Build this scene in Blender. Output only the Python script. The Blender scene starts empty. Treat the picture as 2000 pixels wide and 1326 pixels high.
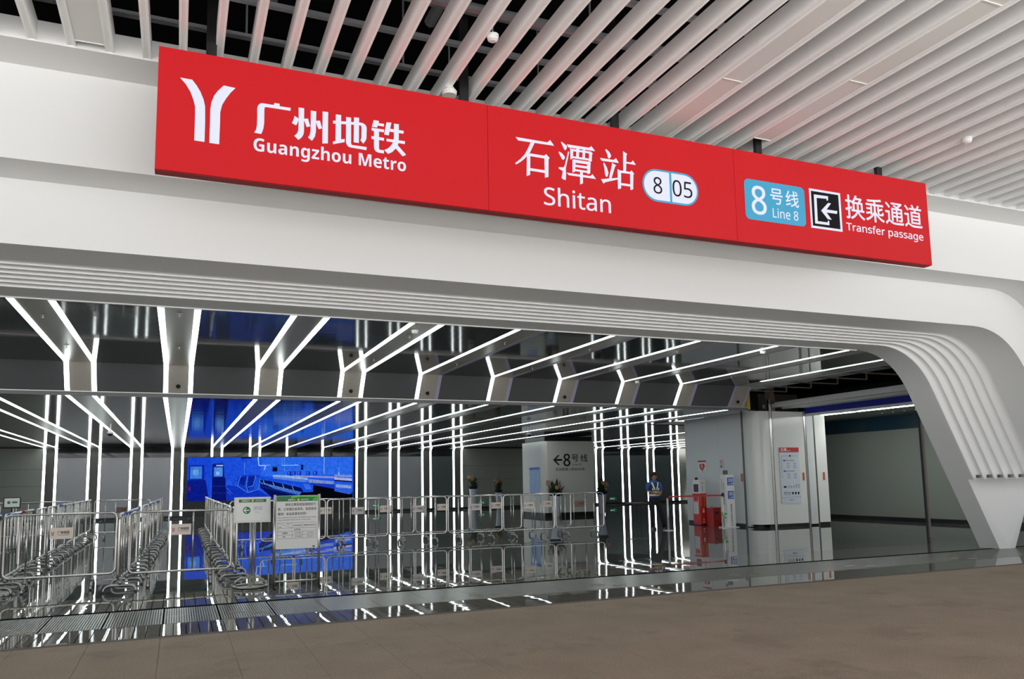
import bpy, bmesh, math, random
from mathutils import Vector, Matrix
random.seed(7)
PI = math.pi
SC = bpy.context.scene
COL = SC.collection

# ------------------------------------------------------------------ camera
FPX, YAW, PITCH, ROLL, PCX, PCY = 1536.07, 0.397916, 0.115693, -0.017362, 993.73, 758.76
EYE = 1.55
def cam_axes():
    cy, sy, cp, sp, cr, sr = math.cos(YAW), math.sin(YAW), math.cos(PITCH), math.sin(PITCH), math.cos(ROLL), math.sin(ROLL)
    f = Vector((sy*cp, cy*cp, sp)); r = Vector((cy, -sy, 0)); u = r.cross(f)
    return cr*r + sr*u, -sr*r + cr*u, f
cam = bpy.data.cameras.new('camera')
cam_o = bpy.data.objects.new('camera', cam); COL.objects.link(cam_o)
_r, _u, _f = cam_axes()
cam_o.matrix_world = Matrix(((_r.x, _u.x, -_f.x, 0), (_r.y, _u.y, -_f.y, 0), (_r.z, _u.z, -_f.z, EYE), (0, 0, 0, 1)))
cam.sensor_fit = 'HORIZONTAL'; cam.sensor_width = 36.0; cam.lens = FPX/2000*36
cam.shift_x = (1000-PCX)/2000; cam.shift_y = (PCY-663)/2000
cam.clip_start = 0.05; cam.clip_end = 300
SC.camera = cam_o

# ------------------------------------------------------------------ sky, sun, exposure
world = bpy.data.worlds.new('sky'); SC.world = world; world.use_nodes = True
bgn = world.node_tree.nodes['Background']
bgn.inputs['Color'].default_value = (0.96, 0.985, 1.0, 1); bgn.inputs['Strength'].default_value = 1.5
sun = bpy.data.lights.new('sun', 'SUN'); sun.energy = 15.0; sun.angle = math.radians(25); sun.color = (1.0, 0.99, 0.975)
sun_o = bpy.data.objects.new('sun', sun); COL.objects.link(sun_o)
sun_o.rotation_euler = (math.radians(20), math.radians(8), 0)   # high hazy sun: lights the open plaza, stays off the portal
SC.view_settings.view_transform = 'Standard'
SC.view_settings.look = 'None'
SC.view_settings.gamma = 1.0
SC.view_settings.use_curve_mapping = False
SC.view_settings.exposure = 0.0

# ------------------------------------------------------------------ materials
def srgb(r, g, b):
    def c(v):
        v /= 255
        return v/12.92 if v <= 0.04045 else ((v+0.055)/1.055)**2.4
    return (c(r), c(g), c(b))
def mat(name, col, rough=0.5, metal=0.0, emit=None, estr=0.0, ior=1.5, noise=None, bump=None, spec=None, alpha=None):
    """noise=(scale, amount[, stretch xyz]) mottles the colour; bump=(scale, strength, stretch xyz) wobbles the normal"""
    m = bpy.data.materials.new(name); m.use_nodes = True
    nt = m.node_tree; p = nt.nodes['Principled BSDF']
    p.inputs['Base Color'].default_value = (*col, 1); p.inputs['Roughness'].default_value = rough
    p.inputs['Metallic'].default_value = metal; p.inputs['IOR'].default_value = ior
    if spec is not None: p.inputs['Specular IOR Level'].default_value = spec
    if emit:
        p.inputs['Emission Color'].default_value = (*emit, 1); p.inputs['Emission Strength'].default_value = estr
    def coords(stretch):
        g = nt.nodes.new('ShaderNodeNewGeometry'); mp = nt.nodes.new('ShaderNodeMapping')
        mp.inputs['Scale'].default_value = stretch
        nt.links.new(g.outputs['Position'], mp.inputs['Vector']); return mp
    if noise:
        mp = coords(noise[2] if len(noise) > 2 else (1, 1, 1))
        n = nt.nodes.new('ShaderNodeTexNoise'); n.inputs['Scale'].default_value = noise[0]; n.inputs['Detail'].default_value = 6
        nt.links.new(mp.outputs[0], n.inputs['Vector'])
        r = nt.nodes.new('ShaderNodeValToRGB')
        a = noise[1]
        r.color_ramp.elements[0].position = 0.3; r.color_ramp.elements[1].position = 0.7
        r.color_ramp.elements[0].color = (*[max(0, v*(1-a)) for v in col], 1)
        r.color_ramp.elements[1].color = (*[min(1, v*(1+a)) for v in col], 1)
        nt.links.new(n.outputs['Fac'], r.inputs['Fac']); nt.links.new(r.outputs['Color'], p.inputs['Base Color'])
    if bump:
        mp = coords(bump[2] if len(bump) > 2 else (1, 1, 1))
        n = nt.nodes.new('ShaderNodeTexNoise'); n.inputs['Scale'].default_value = bump[0]; n.inputs['Detail'].default_value = 2
        nt.links.new(mp.outputs[0], n.inputs['Vector'])
        b = nt.nodes.new('ShaderNodeBump'); b.inputs['Strength'].default_value = 1.0; b.inputs['Distance'].default_value = bump[1]
        nt.links.new(n.outputs['Fac'], b.inputs['Height']); nt.links.new(b.outputs['Normal'], p.inputs['Normal'])
    return m
M = {}
M['white'] = mat('white_panel', (0.775, 0.785, 0.785), 0.5)
M['slat'] = mat('slat_paint', (0.92, 0.93, 0.93), 0.45)
M['void'] = mat('void_black', (0.012, 0.012, 0.013), 0.95, spec=0.05)
M['rail'] = mat('galvanised', (0.42, 0.44, 0.47), 0.5, 0.6)
M['opal'] = mat('opal_panel', (0.74, 0.74, 0.72), 0.35)
M['black'] = mat('black_paint', (0.008, 0.008, 0.009), 0.45)
M['darkmetal'] = mat('dark_gloss_panel', (0.022, 0.023, 0.024), 0.06, 0.0, ior=1.45, bump=(1.0, 0.0016, (0.7, 2.2, 1)))
M['darkstreak'] = mat('dark_gloss_lined_panel', (0.022, 0.023, 0.025), 0.07, 0.0, ior=1.3, bump=(1.0, 0.0022, (0.35, 5.0, 1)))
M['darksatin'] = mat('dark_satin_panel', srgb(84, 84, 86), 0.35, noise=(300, 0.12))
M['perf'] = mat('perforated_metal', srgb(168, 161, 152), 0.30, 0.2, noise=(160, 0.18), bump=(1.5, 0.0006, (1, 1, 1)))
M['perfwall'] = mat('perforated_wall', srgb(92, 92, 88), 0.5, 0.2, noise=(90, 0.12))
M['led'] = mat('led_on', (0.8, 0.8, 0.8), 0.4, emit=(0.90, 1.0, 0.985), estr=7.0)
M['lamp'] = mat('lamp_on', (0.8, 0.8, 0.8), 0.4, emit=(0.95, 1.0, 0.98), estr=75.0)
M['ledoff'] = mat('led_off', srgb(165, 160, 185), 0.4)
M['satin'] = mat('satin_grey_wall', srgb(150, 150, 154), 0.32, 0.15, noise=(200, 0.08))
M['greenwall'] = mat('green_grey_wall', srgb(152, 155, 147), 0.45)
M['steel'] = mat('stainless', (0.58, 0.56, 0.53), 0.26, 1.0)
M['steeldark'] = mat('stainless_worn', (0.36, 0.35, 0.34), 0.30, 1.0)
M['chrome'] = mat('polished_steel', (0.62, 0.61, 0.58), 0.30, 0.95)
M['border'] = mat('border_stone', srgb(92, 82, 74), 0.7, noise=(40, 0.2))
M['granite'] = mat('polished_granite', srgb(84, 88, 86), 0.015, ior=1.48, noise=(60, 0.22), bump=(1.6, 0.0004, (1, 1, 1)))
M['granite2'] = mat('honed_granite', srgb(118, 116, 108), 0.012, ior=1.30, noise=(70, 0.25), bump=(2.4, 0.00045, (1, 1, 1)))
M['threshold'] = mat('threshold_stone', srgb(96, 93, 86), 0.25, ior=1.35, noise=(80, 0.22))
M['grate'] = mat('grating_steel', srgb(120, 120, 116), 0.3, 0.7)
M['paver'] = mat('flamed_granite', srgb(157, 140, 122), 0.75, noise=(1.4, 0.10, (1, 1, 1)), bump=(180, 0.0015))
def stain(m, scale, thr, dark, stretch):
    nt = m.node_tree; p = nt.nodes['Principled BSDF']; src = p.inputs['Base Color'].links[0].from_socket
    g = nt.nodes.new('ShaderNodeNewGeometry'); mp = nt.nodes.new('ShaderNodeMapping'); mp.inputs['Scale'].default_value = stretch
    n = nt.nodes.new('ShaderNodeTexNoise'); n.inputs['Scale'].default_value = scale; n.inputs['Detail'].default_value = 5; n.inputs['Roughness'].default_value = 0.65
    r = nt.nodes.new('ShaderNodeValToRGB'); r.color_ramp.elements[0].position = thr; r.color_ramp.elements[1].position = thr+0.06
    r.color_ramp.elements[0].color = (1, 1, 1, 1); r.color_ramp.elements[1].color = (dark, dark, dark, 1)
    mx = nt.nodes.new('ShaderNodeMixRGB'); mx.blend_type = 'MULTIPLY'; mx.inputs['Fac'].default_value = 1.0
    nt.links.new(g.outputs['Position'], mp.inputs['Vector']); nt.links.new(mp.outputs[0], n.inputs['Vector']); nt.links.new(n.outputs['Fac'], r.inputs['Fac'])
    nt.links.new(src, mx.inputs['Color1']); nt.links.new(r.outputs['Color'], mx.inputs['Color2']); nt.links.new(mx.outputs['Color'], p.inputs['Base Color'])
stain(M['paver'], 5.0, 0.66, 0.62, (1.0, 2.2, 1)); stain(M['paver'], 1.1, 0.56, 0.86, (1, 1, 1)); stain(M['paver'], 48.0, 0.50, 0.80, (1, 1.5, 1)); stain(M['paver'], 13.0, 0.67, 0.60, (1, 2.6, 1))
M['bounce_plaza'] = mat('pale_bounce_ground', (0.66, 0.655, 0.645), 0.9)
M['paper'] = mat('paper', (0.80, 0.80, 0.79), 0.55)
M['ink'] = mat('ink', (0.012, 0.012, 0.014), 0.6)
M['redink'] = mat('red_ink', srgb(190, 40, 42), 0.5)
M['green'] = mat('green_print', srgb(30, 120, 75), 0.5)
M['yellow'] = mat('yellow_print', srgb(225, 200, 60), 0.5)
M['teal'] = mat('teal_print', srgb(60, 160, 190), 0.5)
M['signred'] = mat('sign_red', srgb(194, 22, 30), 0.6, spec=0.25, emit=srgb(205, 36, 42), estr=0.04)
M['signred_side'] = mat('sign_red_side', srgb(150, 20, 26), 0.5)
M['glow'] = mat('sign_white_lit', (0.32, 0.32, 0.33), 0.4, emit=(0.46, 0.49, 0.62), estr=1.0)
M['glowteal'] = mat('sign_teal_lit', srgb(60, 155, 195), 0.4, emit=srgb(60, 160, 200), estr=0.08)
M['signblack'] = mat('sign_black', (0.006, 0.006, 0.008), 0.7, spec=0.15)
M['plate'] = mat('plate_cream', srgb(226, 212, 200), 0.4)
M['plategrey'] = mat('plate_grey', srgb(196, 190, 188), 0.35)
M['platebrown'] = mat('plate_brown', srgb(110, 84, 74), 0.4)
M['bluewrap'] = mat('blue_film', srgb(70, 95, 190), 0.25)
M['redwrap'] = mat('red_tape', srgb(170, 30, 34), 0.4)
M['rubber'] = mat('black_rubber', (0.015, 0.015, 0.015), 0.7)
M['door'] = mat('enamel_panel', srgb(226, 228, 224), 0.22)
M['doorgrey'] = mat('enamel_panel_grey', srgb(212, 216, 216), 0.3)
M['frame'] = mat('frame_olive', srgb(96, 100, 88), 0.4, 0.4)
M['pull'] = mat('door_pull', srgb(190, 95, 70), 0.4)
M['rightwall'] = mat('right_wall', srgb(128, 132, 126), 0.35)
M['tealband'] = mat('teal_band', srgb(8, 44, 60), 0.4)
M['bluefascia'] = mat('blue_fascia', srgb(28, 40, 150), 0.4)
M['pipe'] = mat('pipe_dark', srgb(126, 108, 94), 0.6)
M['redbox'] = mat('red_cabinet', srgb(206, 42, 36), 0.35)
M['bin'] = mat('red_bin', srgb(180, 26, 30), 0.4)
M['skin'] = mat('skin', srgb(172, 122, 94), 0.55)
M['shirt'] = mat('blue_shirt', srgb(48, 88, 160), 0.7)
M['vest'] = mat('navy_vest', srgb(30, 46, 80), 0.7)
M['reflect'] = mat('reflective_tape', srgb(225, 235, 190), 0.4)
M['trousers'] = mat('dark_trousers', srgb(20, 20, 26), 0.8)
M['shoe'] = mat('black_shoe', srgb(14, 14, 15), 0.4)
M['hair'] = mat('black_hair', srgb(16, 14, 14), 0.6)
M['vase'] = mat('white_vase', srgb(205, 212, 225), 0.3)
M['bluecloth'] = mat('blue_wrap', srgb(18, 22, 60), 0.7)
M['leaf'] = mat('leaf', srgb(46, 66, 38), 0.5)
M['petal'] = mat('petal', srgb(206, 160, 128), 0.6)
M['petalcore'] = mat('petal_core', srgb(90, 60, 30), 0.7)
M['plastic'] = mat('white_plastic', srgb(222, 222, 220), 0.4)
M['mapblue'] = mat('map_blue', srgb(150, 178, 226), 0.45)
M['posterblue'] = mat('poster_blue', srgb(40, 96, 190), 0.45)
M['exitgreen'] = mat('exit_green', srgb(20, 110, 60), 0.4, emit=(0.05, 0.5, 0.2), estr=0.10)
M['exitwhite'] = mat('exit_white', (0.8, 0.8, 0.8), 0.4, emit=(0.7, 1.0, 0.8), estr=0.25)
M['brass'] = mat('brass', (0.30, 0.26, 0.18), 0.4, 0.8)
M['screengrey'] = mat('screen_grey', srgb(70, 74, 72), 0.3)
M['belt_steel'] = mat('brushed_post_steel', (0.72, 0.71, 0.70), 0.45, 0.7)
M['purple'] = mat('purple_print', srgb(80, 40, 80), 0.5)
M['lime'] = mat('lime_print', srgb(90, 200, 60), 0.5)

# ------------------------------------------------------------------ mesh helpers
class MB:
    def __init__(s): s.v = []; s.f = []; s.c = []
    def face(s, pts, col=None):
        b = len(s.v); s.v += [tuple(p) for p in pts]; s.f.append(tuple(range(b, b+len(pts)))); s.c.append(col); return s
    def box(s, x0, x1, y0, y1, z0, z1):
        b = len(s.v)
        s.v += [(x0,y0,z0),(x1,y0,z0),(x1,y1,z0),(x0,y1,z0),(x0,y0,z1),(x1,y0,z1),(x1,y1,z1),(x0,y1,z1)]
        for q in ((3,2,1,0),(4,5,6,7),(0,1,5,4),(1,2,6,5),(2,3,7,6),(3,0,4,7)): s.f.append(tuple(b+i for i in q)); s.c.append(None)
        return s
    def bevbox(s, x0, x1, y0, y1, z0, z1, r):
        # box with its vertical edges chamfered
        poly = [(x0+r,y0),(x1-r,y0),(x1,y0+r),(x1,y1-r),(x1-r,y1),(x0+r,y1),(x0,y1-r),(x0,y0+r)]
        return s.prism(poly, z0, z1)
    def prism(s, poly, a, b, axis='z'):
        n = len(poly); o = len(s.v)
        def mk(p, q, t): return {'z': (p, q, t), 'y': (p, t, q), 'x': (t, p, q)}[axis]
        s.v += [mk(p, q, a) for p, q in poly] + [mk(p, q, b) for p, q in poly]
        s.f.append(tuple(o+i for i in range(n-1, -1, -1))); s.f.append(tuple(o+n+i for i in range(n))); s.c += [None, None]
        for i in range(n):
            j = (i+1) % n; s.f.append((o+i, o+j, o+n+j, o+n+i)); s.c.append(None)
        return s
    def tube(s, path, r, n=6, closed=False, caps=True):
        P = [Vector(p) for p in path]; m = len(P); o = len(s.v)
        R = r if isinstance(r, (list, tuple)) else [r]*m
        nrm = None
        for i in range(m):
            if closed: t = P[(i+1) % m] - P[i-1]
            else: t = P[min(i+1, m-1)] - P[max(i-1, 0)]
            t.normalize()
            if nrm is None:
                nrm = t.cross(Vector((0, 0, 1)))
                if nrm.length < 1e-3: nrm = t.cross(Vector((0, 1, 0)))
            nrm = (nrm - t*nrm.dot(t)).normalized(); bn = t.cross(nrm)
            for k in range(n):
                a = 2*PI*k/n; s.v.append(tuple(P[i] + (nrm*math.cos(a) + bn*math.sin(a))*R[i]))
        for i in range(m if closed else m-1):
            j = (i+1) % m
            for k in range(n):
                l = (k+1) % n; s.f.append((o+i*n+k, o+i*n+l, o+j*n+l, o+j*n+k)); s.c.append(None)
        if caps and not closed:
            s.f.append(tuple(o+k for k in range(n-1, -1, -1))); s.f.append(tuple(o+(m-1)*n+k for k in range(n))); s.c += [None, None]
        return s
    def lathe(s, prof, n=16, c=(0, 0, 0)):
        o = len(s.v); m = len(prof)
        for r, z in prof:
            for k in range(n):
                a = 2*PI*k/n; s.v.append((c[0]+r*math.cos(a), c[1]+r*math.sin(a), c[2]+z))
        for i in range(m-1):
            for k in range(n):
                l = (k+1) % n; s.f.append((o+i*n+k, o+i*n+l, o+(i+1)*n+l, o+(i+1)*n+k)); s.c.append(None)
        s.f.append(tuple(o+k for k in range(n-1, -1, -1))); s.f.append(tuple(o+(m-1)*n+k for k in range(n))); s.c += [None, None]
        return s
    def grid(s, rows):
        o = len(s.v); n = len(rows[0])
        for r in rows: s.v += [tuple(p) for p in r]
        for i in range(len(rows)-1):
            for j in range(n-1):
                s.f.append((o+i*n+j, o+i*n+j+1, o+(i+1)*n+j+1, o+(i+1)*n+j)); s.c.append(None)
        return s
    def mesh(s, name, smooth=False):
        me = bpy.data.meshes.new(name); me.from_pydata(s.v, [], s.f)
        if any(c is not None for c in s.c):
            at = me.color_attributes.new('Col', 'FLOAT_COLOR', 'CORNER'); i = 0
            for f, c in zip(s.f, s.c):
                for _ in f: at.data[i].color = (*(c or (0, 0, 0)), 1); i += 1
        me.validate(); me.update()
        if smooth: me.polygons.foreach_set('use_smooth', [True]*len(me.polygons))
        return me
def put(name, me, m=None, parent=None, loc=None, rot=None):
    if isinstance(me, MB): me = me.mesh(name)
    o = bpy.data.objects.new(name, me); COL.objects.link(o)
    if m is not None and len(me.materials) == 0: me.materials.append(m)
    if parent is not None: o.parent = parent
    if loc is not None: o.location = loc
    if rot is not None: o.rotation_euler = rot
    return o
def tag(o, label=None, cat=None, group=None, kind=None):
    if label: o['label'] = label
    if cat: o['category'] = cat
    if group: o['group'] = group
    if kind: o['kind'] = kind
    return o
def thing(name, loc, label, cat, group=None, rz=0):
    o = bpy.data.objects.new(name, None); COL.objects.link(o); o.location = loc; o.rotation_euler = (0, 0, rz); o.empty_display_size = 0.1
    return tag(o, label, cat, group)
def struct(name, mb=None, m=None):
    o = bpy.data.objects.new(name, None) if mb is None else put(name, mb, m)
    if mb is None: COL.objects.link(o); o.empty_display_size = 0.1
    o['kind'] = 'structure'; return o
def copy_tree(o, parent=None):
    c = o.copy(); COL.objects.link(c)
    if parent is not None: c.parent = parent
    for ch in list(o.children): copy_tree(ch, c)
    return c
def smooth_by_angle(me, deg=35):
    me.polygons.foreach_set('use_smooth', [True]*len(me.polygons))
    bm = bmesh.new(); bm.from_mesh(me)
    for e in bm.edges:
        if len(e.link_faces) == 2 and e.calc_face_angle(0) > math.radians(deg): e.smooth = False
    bm.to_mesh(me); bm.free(); return me

# plain sans-serif Latin letters (mathematical sans-serif code points)
def S(t, bold=False):
    out = ''
    for ch in t:
        if 'A' <= ch <= 'Z': out += chr((0x1D5D4 if bold else 0x1D5A0)+ord(ch)-65)
        elif 'a' <= ch <= 'z': out += chr((0x1D5EE if bold else 0x1D5BA)+ord(ch)-97)
        elif '0' <= ch <= '9': out += chr((0x1D7EC if bold else 0x1D7E2)+ord(ch)-48)
        else: out += ch
    return out
# flat writing: glyph outlines filled as a mesh in the plane (u right, v up)
_txt = {}
def text_polys(s, bold=0.0):
    key = (s, bold)
    if key in _txt: return _txt[key]
    cu = bpy.data.curves.new('t', 'FONT'); cu.body = s; cu.size = 1.0; cu.offset = bold; cu.resolution_u = 3
    cu.align_x = 'LEFT'
    o = bpy.data.objects.new('t', cu); COL.objects.link(o)
    dg = bpy.context.evaluated_depsgraph_get(); dg.update()
    me = bpy.data.meshes.new_from_object(o.evaluated_get(dg))
    V = [(v.co.x, v.co.y) for v in me.vertices]; F = [tuple(p.vertices) for p in me.polygons]
    bpy.data.objects.remove(o); bpy.data.curves.remove(cu); bpy.data.meshes.remove(me)
    _txt[key] = (V, F); return V, F
class Flat:
    """a sheet of writing: 2-D faces at small heights above a plane"""
    def __init__(s): s.v = []; s.f = []
    def text(s, t, u0, u1, v0, v1, bold=0.0, h=0.0, keep=False):
        V, F = text_polys(t, 0.0)
        if not V: return s
        if bold > 0:
            s.text(t, u0, u1, v0, v1, 0.0, h); hgt = (v1-v0)
            du = bold*hgt*0.9
            for i, (a, b) in enumerate(((-1, 0), (1, 0), (0, -0.7), (0, 0.7), (-0.7, -0.5), (0.7, 0.5), (-0.7, 0.5), (0.7, -0.5))):
                s.text(t, u0+a*du, u1+a*du, v0+b*du, v1+b*du, 0.0, h+0.00004*(i+1))
            return s
        xs = [p[0] for p in V]; ys = [p[1] for p in V]
        sx = (u1-u0)/max(1e-6, max(xs)-min(xs)); sy = (v1-v0)/max(1e-6, max(ys)-min(ys))
        if keep: sx = sy = min(sx, sy)
        o = len(s.v)
        s.v += [(u0+(x-min(xs))*sx, v0+(y-min(ys))*sy, h) for x, y in V]
        s.f += [tuple(o+i for i in f) for f in F]; return s
    def rect(s, u0, u1, v0, v1, h=0.0):
        o = len(s.v); s.v += [(u0,v0,h),(u1,v0,h),(u1,v1,h),(u0,v1,h)]; s.f.append((o,o+1,o+2,o+3)); return s
    def frame(s, u0, u1, v0, v1, w, h=0.0):
        return s.rect(u0,u1,v0,v0+w,h).rect(u0,u1,v1-w,v1,h).rect(u0,u0+w,v0+w,v1-w,h).rect(u1-w,u1,v0+w,v1-w,h)
    def poly(s, pts, h=0.0):
        if isinstance(h, float) or isinstance(h, int):
            o = len(s.v); s.v += [(p[0], p[1], h) for p in pts]; s.f.append(tuple(range(o, o+len(pts))))
        return s
    def line(s, a, b, w, h=0.0):
        d = Vector((b[0]-a[0], b[1]-a[1])).normalized()*w/2; n = Vector((-d.y, d.x))
        return s.poly([(a[0]+n.x,a[1]+n.y),(a[0]-n.x,a[1]-n.y),(b[0]-n.x,b[1]-n.y),(b[0]+n.x,b[1]+n.y)], h)
    def disc(s, u, v, r, h=0.0, n=20, rv=None):
        return s.poly([(u+r*math.cos(2*PI*k/n), v+(rv or r)*math.sin(2*PI*k/n)) for k in range(n)], h)
    def mesh(s, name, O=(0,0,0), U=(1,0,0), V=(0,0,1), thick=0.0):
        O, U, V = Vector(O), Vector(U), Vector(V); N = U.cross(V)
        me = bpy.data.meshes.new(name)
        me.from_pydata([tuple(O+U*a+V*b+N*c) for a, b, c in s.v], [], s.f)
        bm = bmesh.new(); bm.from_mesh(me); bmesh.ops.triangulate(bm, faces=[f for f in bm.faces if len(f.verts) > 4], ngon_method='EAR_CLIP')
        for f in bm.faces:
            if f.normal.dot(N) < 0: f.normal_flip()
        bm.to_mesh(me); bm.free()
        me.update(); return me
def sheet(name, fl, m, parent, O=(0,0,0), U=(1,0,0), V=(0,0,1)):
    return put(name, fl.mesh(name, O, U, V), m, parent)

# ================================================================== SETTING
XL = -14.0
GRV = 11.2            # the black groove across the entrance
def XK(k): return -2.105 + 1.7785*k
BW, SW = 0.56, 0.085  # light band width, strip width

# ---- white portals: the one in view and its mirror twin beyond the V-shaped column
XM = 15.565           # mirror axis through the column
def prof(zt, sh, zb, T=0.93, n=12, mir=False):
    xi = 15.33 + sh - 0.535*zt; zb = max(zb, (15.33+sh-XM)/0.535)
    p0, p1, p2 = (xi-T, zt), (xi, zt), (xi+T*0.4717, zt-T*0.8818)
    pts = [(XL, zt)] + [(XL + (p0[0]-XL)*i/4, zt) for i in range(1, 4)]
    for i in range(n+1):
        t = i/n; pts.append(((1-t)**2*p0[0]+2*t*(1-t)*p1[0]+t*t*p2[0], (1-t)**2*p0[1]+2*t*(1-t)*p1[1]+t*t*p2[1]))
    xe = 15.33 + sh - 0.535*zb
    pts += [(p2[0]+(xe-p2[0])*i/12, p2[1]+(zb-p2[1])*i/12) for i in range(1, 13)]
    pts = [(min(x, XM), z) for x, z in pts]
    return [(2*XM-x, z) for x, z in pts] if mir else pts
def loft(secs, zb, name, m, parent, mir=False):
    mb = MB().grid([[(x, y, z) for x, z in prof(zt, sh, zb, mir=mir)] for y, zt, sh in secs])
    return put(name, smooth_by_angle(mb.mesh(name), 40), m, parent)
portal = struct('wall_front')
ZF = 1.405
RP, RW, RS = 0.55/6, 0.203/6, 1.08/6
ZT2, SH2, ZT1, SH1 = 4.187, 1.08, 4.92, 1.98
for mir in (False, True):
    loft([(11.505, 3.984, 0), (10.97, 3.984, 0)], ZF, 'reveal', M['white'], portal, mir)
    for k in range(6):
        y = 10.94 - k*RP; z0 = 3.984 + k*RW; s0 = k*RS
        secs = [(y+0.03, z0, s0), (y+0.008, z0+0.005*RW, s0+0.005*RS), (y+0.002, z0+0.03*RW, s0+0.03*RS)]
        ye = y-RP+(0.03 if k < 5 else 0)
        for i in range(9):   # scooped face: turns from front-facing back into the reveal
            th = PI/2*i/8
            secs.append((y-(y-ye)*(1-math.cos(th)), z0+RW*(0.08+0.92*math.sin(th)**0.55), s0+RS*(0.08+0.92*math.sin(th)**0.55)))
        loft(secs, ZF, 'rib', M['white'], portal, mir)
    loft([(10.39, ZT2, SH2), (9.712, ZT2, SH2)], ZF, 'soffit', M['white'], portal, mir)
    put('lower_fascia', MB().grid([[(x, 9.712, z) for x, z in prof(ZT2, SH2, ZF, mir=mir)], [(x, 9.712, z) for x, z in prof(ZT1, SH1, ZF, mir=mir)]]), M['white'], portal)
    loft([(9.712, ZT1, SH1), (9.096, ZT1, SH1)], ZF, 'soffit', M['white'], portal, mir)
    p = prof(ZT1, SH1, ZF, mir=mir); xe = p[0][0]
    put('upper_fascia', MB().grid([[(x, 9.096, z) for x, z in p], [(x, 9.096, 6.0) for x, z in p]]), M['white'], portal)
    p = prof(3.984, 0, ZF, mir=mir)
    put('plenum_light_block', MB().grid([[(x, 11.508, z) for x, z in p], [(x, 11.508, 7.6) for x, z in p]]), M['white'], portal)  # unseen wall added to keep daylight from entering through the plenum
    g_ = lambda pts: [(2*XM-x, y, z) for x, y, z in pts] if mir else pts
    ft = MB()
    ft.face(g_([(14.58,11.07,ZF),(15.33,11.07,0),(XM,11.02,0),(XM,10.98,ZF)]))
    ft.face(g_([(14.58,11.505,ZF),(15.33,11.505,0),(15.33,11.07,0),(14.58,11.07,ZF)]))
    ft.face(g_([(14.58,11.505,ZF),(15.33,11.505,0),(XM,11.505,0),(XM,11.505,ZF)]))
    put('column_foot', ft, M['white'], portal)
for k in range(5):
    xq = 15.33-0.535*1.455+RS*(k+0.70); yq = 10.94-RP*(k+0.38)
    put('groove_slot', MB().box(xq-0.035, xq+0.035, yq-0.03, yq+0.06, 1.43, 1.49), M['frame'], portal)
put('bulkhead', MB().box(XL, 45, 8.536, 9.096, 5.94, 6.165), M['white'], portal)
put('ledge', MB().face([(14.58, 11.5, ZF), (14.66, 10.39, ZF), (16.47, 10.39, ZF), (16.55, 11.5, ZF)]), M['white'], portal)
put('edge_trim', MB().box(XL, 12.3, 11.49, 11.52, 3.968, 3.986), M['white'], portal)

# ---- canopy ceiling: white baffles under a dark void
canopy = struct('ceiling', MB().box(XL-6, 45, -3.5, 11.9, 7.55, 7.65), M['void'])
sl_poly = [(-0.04, 0.21), (-0.04, 0.0), (-0.024, 0.0), (-0.020, 0.006), (0.020, 0.006), (0.024, 0.0), (0.04, 0.0), (0.04, 0.21)]
def slat_mesh(L): return MB().prism(sl_poly, 0, L, 'y').mesh('slat')
SEG = [(-3.5, 0.0), (0.003, 3.4), (3.403, 6.05), (6.053, 8.535)]
SEG2 = [(-3.5, 0.9), (0.903, 4.3), (4.303, 7.15), (7.153, 8.535)]
smesh = {}
SX0, SP = -1.453, 0.3445
for i in range(-12, 52):
    for a, b in (SEG if (i//4) % 2 else SEG2):
        if b-a not in smesh: smesh[b-a] = slat_mesh(b-a); smesh[b-a].materials.append(M['slat'])
        put('slat', smesh[b-a], None, canopy, (SX0+SP*i, a, 5.955))
chan = MB().box(XL, 26, -0.03, 0.03, 0, 0.012).box(XL, 26, -0.03, -0.024, 0, 0.05).box(XL, 26, 0.024, 0.03, 0, 0.05).mesh('rail')
chan.materials.append(M['rail'])
for j in range(14): put('rail', chan, None, canopy, (0, 8.50-0.68*j, 6.36))
for j in range(6):
    put('rail', MB().box(XL, 26, -0.05, 0.05, 0, 0.10), M['rail'], canopy, (0, 7.9-1.6*j, 6.85))
rod = MB().tube([(0, 0, 0.2), (0, 0, 1.2)], 0.012, 5).mesh('rod'); rod.materials.append(M['rail'])
for j in range(7):
    for i in range(10): put('rod', rod, None, canopy, (-1.2+1.75*i, 8.5-1.36*j, 6.2))
put('duct', MB().box(0.55, 0.85, -5, 8.4, 6.75, 6.95), M['rail'], canopy)
put('duct', MB().tube([(2.6, -5, 6.95), (2.6, 8.4, 6.95)], 0.07, 8), M['rail'], canopy)
put('duct', MB().tube([(4.9, -5, 7.0), (4.9, 8.4, 7.0)], 0.09, 8), M['rail'], canopy)

# ---- hall ceiling near the entrance, with the sloping step down
ZC, YK, YS, ZS, ZL, YW = 3.984, 17.2, 17.56, 3.45, 3.365, 41.2
ceil = struct('ceiling.001', MB().box(XL, 26, 11.95, 41.6, 5.0, 5.1), M['void'])  # unseen dark plate added over the hall to stop light leaks
def fold(y0, d, x0, x1):   # a plate that follows ceiling and step
    return MB().prism([(y0, ZC-d), (YK-d*0.5, ZC-d), (YS-d*0.8, ZS-d*0.3), (YS+0.02, ZS+0.03), (YK+0.02, ZC+0.03), (y0, ZC+0.03)], x0, x1, 'x')
for k in range(-6, 9):
    x0, x1 = XK(k)+BW, XK(k+1)
    for a, b in ((11.52, 14.36), (14.363, YK)):
        put('panel', MB().box(x0+0.002, x1-0.002, a, b, ZC, ZC+0.03), M['darkmetal'], ceil)
    put('step_panel', MB().prism([(YK, ZC), (YS, ZS), (YS+0.03, ZS+0.02), (YK+0.03, ZC+0.02)], x0+0.002, x1-0.002, 'x'), M['darksatin'], ceil)
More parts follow.
